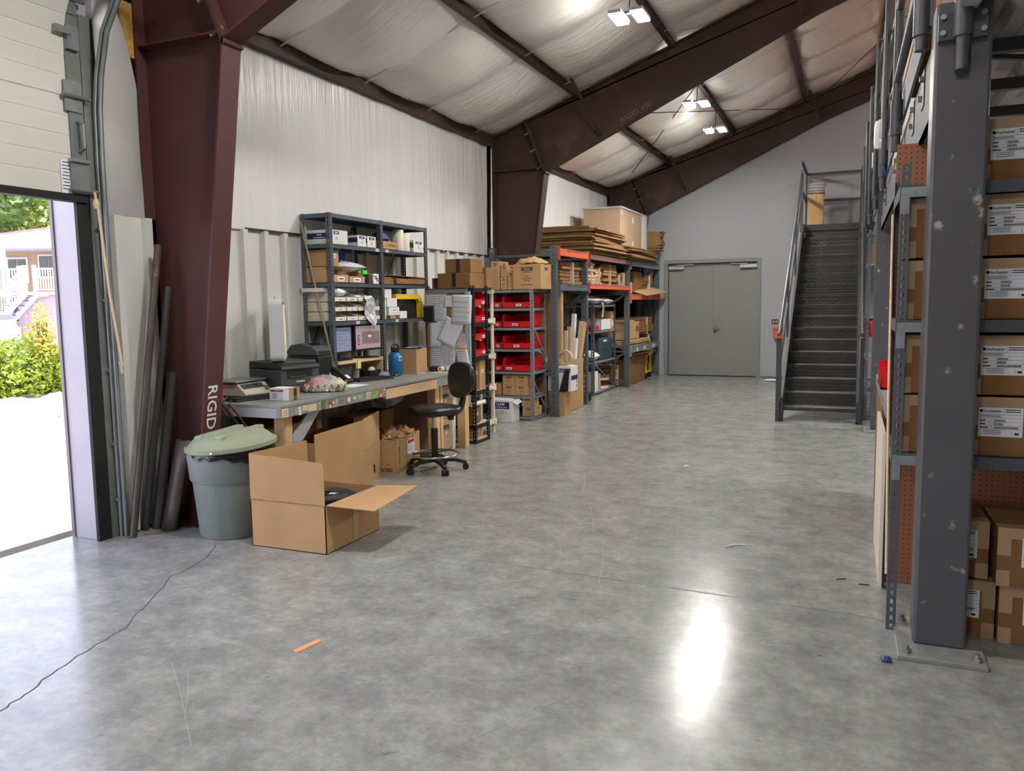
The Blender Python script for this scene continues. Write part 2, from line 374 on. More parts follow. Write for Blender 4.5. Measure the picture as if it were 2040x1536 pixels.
# ---- ceiling insulation between the purlins
PX = [-4.5, -3.26, -2.06, -.84, .38, 1.6, 2.82, 4.04, 5.26, 6.6]
Y0 = 5.68-1.27*11
def ceil_fn(x0, x1):
    def f(u, v):
        x = x0+(x1-x0)*u; y = -8.1+24.05*v
        a = max(0, math.sin(PI*u))**.55; t = ((y-Y0)/1.27) % 1
        bil = .04+.12*math.sin(PI*t)**.8
        for fy in (4.24, 10.05, 15.8):
            dd = abs(y-fy)
            if dd < 1.1: k = (dd/1.1)**.8; bil *= .4+.6*k; a *= .45+.55*k
        ed = abs(2*u-1)**2.5; wr = .02*noise.noise(Vector((x*7+y*2, y*2.2-x, 1)))+.012*(1-abs(noise.noise(Vector((x*16+y*3, y*4-x*3, 4)))))**3+.03*ed*noise.noise(Vector((x*2.5, y*9, 6)))+.014*ed*noise.noise(Vector((x*4, y*22, 7)))
        return (x, y, zr(x)+.055-a*(bil+.05+wr))
    return f
cm = M()
for a, c in zip(PX, PX[1:]): cm.grid(ceil_fn(a, c), 12, 300)
ceil = struct('ceiling', cm, VINC, smooth=2, fix=False)
struct('roof_deck', M().prism([(-5, zr(-5)+.32), (6.8, zr(6.8)+.32), (6.8, zr(6.8)+.40), (-5, zr(-5)+.40)], 'y', -8.2, 16.3), mat('roof_steel', (150, 150, 150), .5), ceil)
for k in range(20):
    y = Y0+1.27*k
    if y < -8 or y > 15.8: continue
    m = M()
    for a, c in zip(PX, PX[1:]): m.bar((a, y, zr(a)-.03), (c, y, zr(c)-.03), .022, .002)
    struct('ceiling_strap', m, mat('white_strap', (196, 190, 184), .4), ceil)
plab = ['dark brown roof purlin next to the eave between insulation rows', 'dark brown roof purlin carrying the LED light pairs', 'dark brown roof purlin above the aisle, third from eave',
        'dark brown roof purlin above the mezzanine edge', 'dark brown roof purlin over the upper floor railing', 'dark brown roof purlin over mezzanine boards', 'dark brown roof purlin over mezzanine deck', 'dark brown roof purlin near the ridge']
for k, x in enumerate(PX[1:-1]):
    z = zr(x); M().box(x-.004, -8, z-.055, x+.004, 15.9, z+.16).box(x-.03, -8, z-.06, x+.035, 15.9, z-.05).solo('roof_purlin', MARD, plab[k], 'roof purlin', 'roof purlins')
# ---- rigid steel frames
def steel_frame(y, m, label, letter=None):
    t = T('steel_portal', label, 'steel portal', (-4.28, y, 0), 0, 'rigid steel portal frames')
    h = .006
    def web(name, poly): M().prism(poly, 'y', y-h, y+h).out(name, m, t)
    web('column_web', [(-4.43, 0), (-4.13, 0), (-3.70, 3.17), (-3.97, 3.855), (-4.43, 3.68)])
    bot = [(-3.70, 3.19), (-.4, 4.71), (3.0, 5.95), (6.6, 7.2)]
    web('rafter_web', [(-3.97, 3.855)]+bot+[(6.6, zr(6.6)-.06), (-3.97, zr(-3.97)-.03)])
    def flange(name, pts, w=.17, th=.014):
        q = M()
        for a, c in zip(pts, pts[1:]): q.bar((a[0], y, a[1]), (c[0], y, c[1]), w, th)
        q.out(name, m, t)
    M().bar((-4.13, y, 0), (-3.70, y, 3.19), .17, .014, (1, 0, 0)).out('column_flange', m, t)
    M().box(-4.44, y-.09, 0, -4.425, y+.09, 3.68).out('column_flange', m, t)
    flange('rafter_flange', bot); flange('rafter_flange', [(-4.43, 3.66), (6.6, zr(6.6)-.07)])
    M().bar((-3.69, y, 3.15), (-3.975, y, 3.86), .17, .03, (1, 0, .4)).out('end_plate', m, t)
    M().box(-4.43, y-.08, 3.225, -3.72, y+.08, 3.24).out('stiffener', m, t)
    M().box(-4.46, y-.15, 0, -4.08, y+.15, .012).out('base_plate', m, t)
    for px_, pz in ((-3.76, 3.24), (-3.85, 3.46), (-3.93, 3.68)):
        for s in (-.06, .06): M().cyl((px_-.05, y+s, pz-.02), (px_+.045, y+s, pz+.02), .013, n=6).out('bolt', GALV, t)
    for bx in (-2.95, -.55, 1.9):   # flange braces up to the purlins
        zb = 3.19+.46*(bx+3.7) if bx < -.4 else 4.71+.365*(bx+.4)
        M().bar((bx, y-.06, zb+.03), (bx-.2, y-.62, zr(bx-.2)-.02), .045, .006).out('flange_brace', m, t)
    return t
f1 = steel_frame(4.24, MARL, 'daylit maroon steel portal frame behind the trash can, lettering on its flange')
f2 = steel_frame(10.05, MARD, 'brown steel portal frame rising behind the pallet rack, rafter crossing mid ceiling')
f3 = steel_frame(15.78, MARD, 'brown steel portal frame against the pale end wall')
LET = mat('stencil_white', (214, 208, 206), .7)
ez = Vector((.43, 0, 3.19)).normalized()
fl = lambda z: Vector((-4.13+.43*z/3.19+.0085, 4.235, z))
txt('RIGID', .122, LET, f1, fl(.815)+Vector((0, -.045, 0)), -ez, (0, 1, 0), bold=.012)
txt('450', .122, LET, f1, fl(.555)+Vector((0, -.045, 0)), -ez, (0, 1, 0), bold=.012)
txt('RIGID 450', .085, mat('dull_stencil', (118, 102, 92), .8), f2, (-2.50, 10.04, 3.795), (1, 0, .46), (-.46, 0, 1), sx=1.15)  # stencil colour duller than on the near column
# ---- roof bracing rods
def rod(a, c, lab): M().cyl(a, c, .007, n=6).solo('brace_rod', STK, lab, 'brace rod')
rod((-4.2, 15.65, 3.70), (-1.32, 10.15, 4.66), 'thin steel roof brace rod running behind the LED light pair')
rod((-.93, 15.65, 4.87), (-3.55, 10.15, 3.9), 'thin steel roof brace rod crossing the other one below purlin')
rod((-.72, 15.65, 4.90), (2.0, 10.15, 5.9), 'thin steel roof brace rod disappearing behind mezzanine railing pipes')
# ---- LED light pairs
LEDM = mat('led_panel', (255, 252, 247), .5, emit=LAMP); LEDH = mat('lamp_housing', (196, 196, 192), .5)
def lamp(x, y, z, label):
    t = T('led_light', label, 'light', (x, y, z), 0, 'hanging LED light pairs')
    for dx in (-.1, .1):
        h = M().box(x+dx-.06, y-.16, z, x+dx+.06, y+.16, z+.03).out('housing', LEDH, t)
        M().box(x+dx-.055, y-.155, z-.012, x+dx+.055, y+.155, z-.001).out('led_panel', LEDM, h)
    M().box(x-.12, y-.02, z+.03, x+.12, y+.02, z+.05).tube([(x, y, z+.05), (x+.01, y+.01, zr(x)-.08 if z > 3 else 2.6)], .006, 6).out('hanger', STK, t)
lamp(-1.95, 7.55, 4.10, 'bright LED light pair nearest the camera, hung from the purlin')
lamp(-1.97, 11.2, 4.10, 'bright LED light pair beyond the middle rafter, second visible')
lamp(-2.0, 13.0, 4.10, 'bright LED light pair closest to the end wall')
for k, (x, y, z) in enumerate(((-1.9, 3.4, 4.1), (-.7, -1.2, 4.5), (3.2, 8, 6.0), (3.2, 13, 6.0), (3.2, 4.5, 6.0), (2.4, 6.3, 2.5), (2.6, 10.2, 2.5))):  # pairs outside the view are added, the entrance one only to brighten
    lamp(x, y, z, 'unseen LED light pair hung over the ' + ['loading door', 'entrance floor, added as fill', 'mezzanine', 'mezzanine end', 'mezzanine start', 'shelves under the mezzanine', 'far shelves under the mezzanine'][k])
# ---- roll-up door with jamb and track
DRM = mat('insulated_door_skin', (205, 203, 194), .5, var=.02, vs=2)
dr = struct('door_1', M(), DRM)
XD = -4.42
def dsec(z0, z1, tilt=0):
    def P(z): return XD+max(0, z-3.05)**2*.9
    m = M(); zs = [z0]; k = 5
    for i in range(1, k):
        zz = z0+(z1-z0)*i/k; zs += [zz-.006, zz, zz+.006]
    zs.append(z1)
    for a, c in zip(zs, zs[1:]):
        ra = .003 if any(abs(a-(z0+(z1-z0)*i/k)) < 1e-6 for i in range(1, k)) else 0
        rc = .003 if any(abs(c-(z0+(z1-z0)*i/k)) < 1e-6 for i in range(1, k)) else 0
        m.quad((P(a)-ra, .05, a), (P(a)-ra, 3.60, a), (P(c)-rc, 3.60, c), (P(c)-rc, .05, c))
    m.box(P(z0)-.05, .05, z0+.002, P(z0)-.012, 3.66, z1+.006)
    return m
for z0 in (2.20, 2.785, 3.37): struct('door_section', dsec(z0, z0+.582), DRM, dr)
struct('bottom_seal', M().box(XD-.06, .05, 2.155, XD+.006, 3.70, 2.20), RUB, dr)
SIL = mat('stile_steel', (126, 132, 128), .45, .5, var=.08, vs=8)
for z0 in (2.20, 2.785, 3.37):
    x = XD+max(0, z0-3.0)**2*.5
    struct('end_stile', M().box(x-.002, 3.60, z0+.004, x+.012, 3.70, z0+.574), SIL, dr)
for z in (2.785, 3.365): struct('hinge', M().box(XD+.01, 3.57, z-.09, XD+.022, 3.69, z+.09).cyl((XD+.03, 3.55, z), (XD+.03, 3.74, z), .014, n=8), GALV, dr)
struct('door_handle', M().tube([(XD+.012, 3.655, 2.46), (XD+.06, 3.655, 2.48), (XD+.06, 3.655, 2.62), (XD+.012, 3.655, 2.64)], .012), GALV, dr)
struct('bottom_bracket', M().box(XD+.012, 3.58, 2.21, XD+.03, 3.70, 2.40).cyl((XD+.03, 3.56, 2.225), (XD+.03, 3.76, 2.225), .012, n=8).box(XD+.012, 3.57, 2.39, XD+.05, 3.70, 2.41), GALV, dr)
struct('lock_bar', M().box(XD+.012, 3.60, 3.06, XD+.04, 3.68, 3.2).box(XD+.02, 3.52, 3.14, XD+.05, 3.62, 3.18), GALV, dr)
wn = plate('warning_label', WHT, dr, (XD+.004, 3.555, 2.30), (0, 1, 0), (0, 0, 1), .07, .2)
for k in range(9): plate('lettering', INK, dr, (XD+.004, 3.555, 2.385-.02*k), (0, 1, 0), (0, 0, 1), .056 if k % 3 else .04, .005, .003)
struct('pull_rope', M().tube([(XD+.05, 3.71, 2.22), (XD+.06, 3.72, 2.12), (XD+.07, 3.73, 1.9), (XD+.08, 3.745, 1.6), (XD+.09, 3.77, 1.35), (XD+.1, 3.79, 1.13), (XD+.09, 3.795, 1.08), (XD+.085, 3.785, 1.16)], .008).lathe([(.014, 0), (.02, .03), (.012, .06)], (XD+.055, 3.713, 2.12), 10), mat('cotton_rope', (206, 186, 152), .85), dr)
JAM = mat('mauve_jamb_steel', (170, 166, 174), .45, var=.04, vs=3)
tj = struct('trim_1', M().box(-4.685, 3.66, 0, -4.45, 3.80, 3.4), JAM)
struct('jamb_edge', M().box(-4.71, 3.65, 0, -4.685, 3.70, 3.4), mat('jamb_edge_steel', (120, 112, 116), .5), tj)
struct('weather_seal', M().box(-4.455, 3.625, 0, -4.43, 3.72, 2.35), RUB, tj)
struct('track_angle', M().box(-4.44, 3.72, 0, -4.425, 3.80, 3.3), SIL, tj)
tp = [(-4.38, 3.79, z*.3) for z in range(0, 9)]+[(-4.375, 3.795, 2.75), (-4.35, 3.80, 2.95), (-4.28, 3.80, 3.2), (-4.15, 3.80, 3.4), (-3.95, 3.80, 3.55), (-3.6, 3.80, 3.66), (-3.0, 3.80, 3.75)]
struct('door_track', M().tube(tp, .016, 10).tube([(p[0]-.03, p[1]-.012, p[2]) for p in tp], .012, 8), GALV, tj, smooth=True)
for z in (.25, .62, 1.1, 1.55, 2.0): struct('track_bolt', M().cyl((-4.43, 3.755, z), (-4.405, 3.755, z), .012, n=8), CHR, tj)
# ---- double doors, closers, switch
DRG = mat('grey_door_paint', (132, 132, 130), .45, var=.02, vs=1, spec=.45)
d2 = struct('door_2', M().box(-3.40, 15.90, 0, -3.33, 15.95, 2.27).box(-1.64, 15.90, 0, -1.57, 15.95, 2.27).box(-3.33, 15.90, 2.20, -1.64, 15.95, 2.27), mat('door_frame_paint', (128, 129, 131), .45))
struct('door_stop', M().box(-3.33, 15.99, 2.08, -1.64, 16.1, 2.20), MEZD, d2)
struct('door_leaf', M().box(-3.325, 15.985, .015, -2.49, 16.03, 2.19), DRG, d2, bev=.003)
lf = struct('door_leaf', M().box(-2.485, 15.985, .015, -1.645, 16.03, 2.19), DRG, d2, bev=.003)
struct('astragal', M().box(-2.505, 15.972, .015, -2.465, 15.986, 2.17), DRG, d2)
struct('door_knob', M().cyl((-2.41, 15.985, .95), (-2.41, 15.96, .95), .04, n=20).cyl((-2.41, 15.96, .95), (-2.41, 15.915, .95), .014, n=12).lathe([(.012, 0), (.026, .01), (.03, .025), (.022, .042), (.005, .046)], (-2.41, 15.90, .927), 16).box(-2.40, 15.90, .94, -2.31, 15.92, .956), CHR, d2, smooth=True)
CLO = mat('door_closer_metal', (184, 182, 180), .4, .4)
struct('door_closer', M().box(-3.32, 15.91, 2.09, -3.02, 15.97, 2.15).box(-3.17, 15.93, 2.165, -2.84, 15.95, 2.18), CLO, d2)
struct('door_closer', M().box(-1.96, 15.91, 2.09, -1.65, 15.97, 2.15).box(-2.13, 15.93, 2.165, -1.82, 15.95, 2.18), CLO, d2)
sw = T('light_switch', 'dark double light switch plate on the end wall beside stairs', 'light switch', (-1.31, 15.93, 1.02))
M().box(-1.365, 15.92, 1.01, -1.245, 15.93, 1.11).out('switch_plate', mat('switch_bronze', (72, 72, 70), .5), sw)
for dx in (-.025, .025): M().box(-1.305+dx-.008, 15.912, 1.045, -1.305+dx+.008, 15.92, 1.075).out('toggle', WHTP, sw)
ob = T('wall_bin', 'faded orange plastic bin fixed on end wall beside stair post', 'bin', (-1.24, 15.85, .74))
M().box(-1.31, 15.80, .74, -1.16, 15.925, .92).out('body', mat('faded_orange', (208, 96, 72), .6), ob, bev=.01)
M().box(-1.34, 15.78, .92, -1.14, 15.925, .965).out('rim', mat('faded_orange', (208, 96, 72), .6), ob, bev=.01)
# ================================================================ mezzanine, stairs
DECK = mat('deck_underside_steel', (178, 174, 166), .5, .1, var=.08, vs=1.5)
mz = struct('mezzanine_floor', M(), DECK)
def corr(u0, u1, v0, v1, z, per=.2, d=.05):
    m = M(); x = u0
    while x < u1:
        for (a, ha), (c, hc) in zip(((0, 0), (.06, 0), (.09, d), (.17, d), (per, 0)), ((.06, 0), (.09, d), (.17, d), (per, 0), (per, 0))):
            if c > a: m.quad((x+a, v0, z+ha), (x+c, v0, z+hc), (x+c, v1, z+hc), (x+a, v1, z+ha))
        x += per
    return m
struct('deck_underside', corr(.36, 6.6, 3.55, 15.9, 2.60), DECK, mz)
struct('deck_top', M().box(.36, 3.55, 2.66, 6.6, 15.9, 2.70), PLY, mz)
struct('edge_plate', M().box(.275, 3.93, 2.63, .29, 14.2, 2.80).box(.36, 3.54, 2.63, 6.6, 3.555, 2.80), mat('slate_edge_paint', (84, 92, 104), .6), mz)
struct('edge_nailer', M().box(.32, 3.93, 2.575, .36, 14.2, 2.615), WOOD, mz)
for y in (4.15, 4.9, 5.6, 6.65, 7.6, 8.6, 9.9, 11, 12, 13): struct('floor_joist', M().box(.34, y-.02, 2.545, 6.6, y+.03, 2.60), MEZD, mz)
struct('deck_brace', M().bar((.36, 4.2, 2.57), (1.6, 4.9, 2.57), .03, .02), MEZD, mz)
bm_ = T('mezzanine_beam', 'long grey steel edge beam between the two mezzanine columns', 'beam', (.3, 9, 2.23))
M().box(.285, 3.91, 2.23, .30, 14.2, 2.51).box(.285, 3.91, 2.50, .40, 14.2, 2.52).box(.285, 3.91, 2.23, .36, 14.2, 2.245).out('channel', mat('beam_grey_paint', (86, 87, 90), .6), bm_)
for y in (4.25, 4.9, 6.6, 8.5, 9.5):
    M().box(.279, y-.07, 2.36, .286, y+.07, 2.52).out('splice_plate', MEZD, bm_)
    for dy, dz in ((-.04, .12), (.04, .05)): M().cyl((.262, y+dy, 2.36+dz), (.28, y+dy, 2.36+dz), .014, n=6).out('bolt', GALV, bm_)
def column(x, y, label, h=2.65, front=False):
    t = T('mezzanine_column', label, 'column', (x+.1, y+.1, 0), 0, 'mezzanine columns')
    c = M().box(x, y, .02, x+.2, y+.2, h).out('post', MEZ, t, bev=.012)
    M().box(x-.065, y-.15, 0, x+.265, y+.31, .02).out('base_plate', mat('worn_base_plate', (142, 140, 136), .5, .3, var=.15, vs=12), t, bev=.003)
    for dx, dy in ((-.03, -.1), (.23, -.1), (-.03, .26), (.23, .26)):
        M().cyl((x+dx, y+dy, .02), (x+dx, y+dy, .05), .012, n=8).cyl((x+dx, y+dy, .02), (x+dx, y+dy, .034), .02, n=6).out('anchor_bolt', GALV, t)
    if front:
        M().prism([(x+.098+.028*math.cos(a*PI/8-PI), 2.385+.028*math.sin(a*PI/8-PI)) for a in range(9)]+[(x+.126, 2.47), (x+.07, 2.47)], 'y', y-.0015, y+.001).out('slot', mat('slot_shadow', (44, 44, 46), .8), t)
    return t
column(.283, 3.71, 'big scuffed grey square steel column in front of carton shelving', front=True)
column(.238, 9.76, 'grey square steel column beside the stair handrail, farther away')
rl = T('guard_rail', 'grey pipe guard rail along the mezzanine edge, posts in sleeves', 'railing', (.25, 9, 2.4))
M().box(.29, 3.675, 2.495, .46, 3.71, 2.60).out('sleeve_plate', MEZP, rl)
M().cyl((.375, 3.665, 2.375), (.375, 3.665, 3.75), .024).out('post', MEZP, rl, smooth=True)
M().cyl((.375, 3.665, 2.50), (.375, 3.665, 2.64), .034).out('sleeve', MEZP, rl, smooth=True)
for dx in (-.07, .07):
    for z in (2.52, 2.58): M().cyl((.375+dx, 3.66, z), (.375+dx, 3.69, z), .011, n=8).out('bolt', GALV, rl)
for k, y in enumerate((3.96, 5.8, 7.7, 9.45, 11.4, 13.3)):
    x = .25-.012*k
    M().cyl((x, y, 2.42 if k else 2.54), (x, y, 3.80), .028).out('post', MEZP, rl, smooth=True)
    M().cyl((x, y, 2.52 if k else 2.6), (x, y, 2.74 if k else 2.78), .036).out('sleeve', MEZP, rl, smooth=True)
    if k: M().cyl((x-.05, y+.5, 2.42), (x-.05, y+.5, 3.8), .02).out('post', MEZP, rl, smooth=True)
for z in (3.78, 3.30, 2.86): M().cyl((.375, 3.665, z), (.25, 3.96, z), .022).cyl((.25, 3.96, z), (.19, 14.1, z), .024).out('rail', MEZP, rl, smooth=True)
for y, lab in ((4.55, 'brown plywood sheet standing on the mezzanine behind the first rail post'), (5.1, 'second brown plywood sheet standing on mezzanine edge')):
    M().box(.31, y, 2.70, .345, y+.5, 3.8).solo('plywood_sheet', PLY, lab, 'plywood sheet', 'plywood on the mezzanine')
M().box(.36, 6.2, 2.70, .38, 9.4, 3.72).solo('cream_panel', mat('cream_panel', (206, 192, 172), .7, var=.03), 'long cream panel fastened inside the mezzanine rail', 'panel')
wd = T('wifi_device', 'white oval wireless unit hung on mezzanine rail with blue cable', 'wireless unit', (.2, 7.62, 2.74))
M().lathe([(.02, 0), (.05, .01), (.055, .05), (.055, .19), (.045, .23), (.015, .245)], (.2, 7.58, 2.73), 20, 1, .45).out('body', WHTP, wd, smooth=True)
M().cyl((.195, 7.55, 2.80), (.195, 7.558, 2.80), .008, n=8).out('indicator', mat('violet_led', (150, 110, 255), .4, emit=2), wd)
M().tube([(.21, 7.6, 2.74), (.215, 7.6, 2.66), (.23, 7.62, 2.58), (.25, 7.66, 2.52)], .008).out('cable', mat('blue_cable', (40, 90, 170), .5), wd)
M().box(.17, 9.5, 2.86, .26, 9.6, 3.02).solo('junction_box', WHTP, 'small white box mounted on the rail pipes above the far column', 'junction box', bev=.006)
# ---- steel stairs
STEP = bpy.data.materials.new('diamond_plate'); STEP.use_nodes = True
n = STEP.node_tree.nodes; l = STEP.node_tree.links; b = n['Principled BSDF']
b.inputs['Base Color'].default_value = lin((58, 56, 54)); b.inputs['Roughness'].default_value = .42; b.inputs['Metallic'].default_value = .35
tc = n.new('ShaderNodeTexCoord'); hs = []
for ang in (.785, -.785):
    mp = n.new('ShaderNodeMapping'); mp.inputs['Rotation'].default_value = (ang, 0, ang); mp.inputs['Scale'].default_value = (16, 42, 30); l.new(tc.outputs['Object'], mp.inputs[0])
    vo = n.new('ShaderNodeTexVoronoi'); vo.inputs['Scale'].default_value = 1; vo.inputs['Randomness'].default_value = .1; l.new(mp.outputs[0], vo.inputs[0]); hs.append(vo.outputs[0])
mn = n.new('ShaderNodeMath'); mn.operation = 'MINIMUM'; l.new(hs[0], mn.inputs[0]); l.new(hs[1], mn.inputs[1])
bp = n.new('ShaderNodeBump'); bp.invert = True; bp.inputs['Strength'].default_value = .6; bp.inputs['Distance'].default_value = .008; l.new(mn.outputs[0], bp.inputs['Height']); l.new(bp.outputs[0], b.inputs['Normal'])
TRD = mat('pale_tread_plate', (112, 108, 100), .5, .3, var=.25, vs=30, bump=.3, bs=90)  # paler plate on top of each tread
st = T('stair', 'dark steel staircase with diamond plate steps climbing to mezzanine', 'staircase', (-.32, 10.35, 0))
XL, XR = -.735, .09
for i in range(16):
    y = 10.35+.25*i; z = .17+.154*i
    M().box(XL, y, z-.045, XR, y+.28, z-.004).out('tread', STEP, st)
    M().box(XL, y-.001, z-.004, XR, y+.28, z).out('tread_top', TRD, st)
    M().box(XL, y+.26, z, XR, y+.268, z+.12 if i < 15 else z+.22).out('riser', STEP, st)
M().box(XL, 14.35, 2.66, XR+.3, 15.9, 2.70).box(XL, 14.33, 2.60, XR+.3, 14.36, 2.70).out('landing', STEP, st)
for x in (XL-.03, XR):
    m = M(); m.prism([(10.22, .02), (10.34, .0), (14.3, 2.44), (14.3, 2.70), (14.1, 2.70), (10.22, .26)], 'x', x, x+.03); m.out('stringer', MEZD, st)
M().box(XL-.08, 10.22, 0, XL-.02, 10.28, 1.02).out('newel', MEZD, st)
M().box(XR+.03, 10.22, 0, XR+.07, 10.28, 1.02).out('newel', MEZD, st)
for x in (XL-.05, XR+.05):
    M().tube([(x, 10.16, 1.06), (x, 10.3, 1.09), (x, 14.25, 3.52)], .022).out('handrail', MEZP if x < 0 else MEZD, st, smooth=True)
    M().tube([(x, 10.3, .62), (x, 14.25, 3.08)], .014).out('mid_rail', MEZD, st)
    for y in (11.6, 13.0, 14.2):
        zz = .2+(y-10.35)*.616; M().box(x-.014, y-.014, zz, x+.014, y+.014, zz+.93).out('baluster', MEZD, st)
for x in (XL-.05, XR+.04):
    for y in (14.3, 15.78): M().box(x-.02, y-.02, 2.66, x+.02, y+.02, 3.74 if y > 15 else 3.60).out('baluster', MEZD, st)
for z in (3.72, 3.24): M().box(XL-.05, 15.76, z-.02, XR+.1, 15.80, z+.02).box(XL-.07, 14.3, z-.02, XL-.03, 15.8, z+.02).out('landing_rail', MEZD, st)
# carton on the landing with white parcels
ct = T('tall_carton', 'tall cardboard carton on the stair landing with white bags on top', 'box', (-.6, 15.2, 2.70))
M().box(-.73, 15.0, 2.70, -.475, 15.35, 3.27).out('body', CB, ct, bev=.004)
for x in (-.70, -.63, -.55): M().box(x-.028, 14.997, 3.17-.02*(x > -.6), x+.028, 15.0, 3.272).out('tape_strip', CBP, ct)
def pillow(x0, y0, z0, x1, y1, z1, seed, nz=6):
    def f(u, v):
        a = math.sin(PI*u)**.4*math.sin(PI*v)**.4
        return (x0+(x1-x0)*u+.012*noise.noise(Vector((u*4, v*4, seed))), y0+(y1-y0)*v, z0+(z1-z0)*.5+(z1-z0)*.5*a*(1+.25*noise.noise(Vector((u*6, v*6, seed+5)))))
    def h(u, v):
        p = f(u, v); return (p[0], p[1], 2*(z0+(z1-z0)*.5)-p[2])
    return M().grid(f, nz*2, nz*2).grid(h, nz*2, nz*2)
for k, lab in enumerate(('lowest', 'second', 'third', 'topmost')):
    pillow(-.74, 14.98, 3.272+.05*k, -.46+.02*(k == 3), 15.36, 3.325+.05*k, k).solo('poly_mailer', PLW, '%s of the four white poly bags on the landing carton' % lab, 'bag', 'white bags on the landing carton', smooth=2)
# ================================================================ carton shelving on the right
PEG = bpy.data.materials.new('brown_pegboard'); PEG.use_nodes = True
n = PEG.node_tree.nodes; l = PEG.node_tree.links; b = n['Principled BSDF']; b.inputs['Roughness'].default_value = .55
tc = n.new('ShaderNodeTexCoord'); sp = n.new('ShaderNodeSeparateXYZ'); l.new(tc.outputs['Object'], sp.inputs[0])
def mth(op, a, c=None):
    x = n.new('ShaderNodeMath'); x.operation = op
    for k, v in enumerate((a, c)):
        if v is None: continue
        if isinstance(v, (int, float)): x.inputs[k].default_value = v
        else: l.new(v, x.inputs[k])
    return x.outputs[0]
ds = []
for ax in ('X', 'Z'):
    q = mth('SUBTRACT', mth('FRACT', mth('DIVIDE', sp.outputs[ax], .0254)), .5); ds.append(mth('MULTIPLY', q, q))
hole = mth('LESS_THAN', mth('ADD', ds[0], ds[1]), .018)
mx = n.new('ShaderNodeMix'); mx.data_type = 'RGBA'; l.new(hole, mx.inputs[0]); mx.inputs[6].default_value = lin((142, 88, 62)); mx.inputs[7].default_value = lin((38, 22, 18)); l.new(mx.outputs[2], b.inputs['Base Color'])
def angle_post(par, x, y, z0, z1, sx, sy, w=.038, m=STB, hole=(.012, .02), pitch=.038, name='post'):
    """slotted angle: two perforated legs from corner (x,y) running towards sx and sy"""
    q = M().perf((x, y, z0), (sx, 0, 0), (0, 0, 1), w, z1-z0, pitch, *hole).perf((x, y, z0), (0, sy, 0), (0, 0, 1), w, z1-z0, pitch, *hole)
    return q.out(name, m, par, solid=.0025)
cs = T('carton_shelving', 'slotted angle shelving full of labelled cartons with pegboard back', 'shelving unit', (.7, 4.2, 0))
SX0, SX1, SY0, SY1 = .187, 1.42, 3.885, 4.46
angle_post(cs, SX0, SY0, 0, 2.06, 1, 1); angle_post(cs, SX0, SY1, 0, 2.06, 1, -1); angle_post(cs, SX1, SY0, 0, 2.06, -1, 1); angle_post(cs, SX1, SY1, 0, 2.06, -1, -1)
for z in (.79, 1.375, 1.95):
    M().box(SX0, SY0+.004, z, SX1, SY1, z+.02).box(SX0, SY0-.002, z-.03, SX1, SY0+.004, z+.022).box(SX0-.003, SY0, z-.03, SX0, SY1, z+.022).out('shelf', STB, cs)
    M().prism([(SX0, z-.1), (SX0+.034, z-.1), (SX0+.034, z-.03), (SX0+.10, z-.03), (SX0+.10, z+.012), (SX0, z+.012)], 'y', SY0-.010, SY0-.0045).out('corner_bracket', GALV, cs)
    for dx, dz in ((.015, -.085), (.015, -.01), (.05, -.01)): M().cyl((SX0+dx, SY0-.014, z+dz), (SX0+dx, SY0-.006, z+dz), .008, n=8).out('bolt', GALV, cs)
M().box(SX0+.004, SY1, .03, SX1, SY1+.006, 2.24).out('pegboard', PEG, cs)
M().tube([(SX0-.006, SY1-.02, 1.9), (SX0-.008, 4.2, 1.0), (SX0-.006, SY0+.02, .25)], .006).out('side_brace', WOODP, cs)
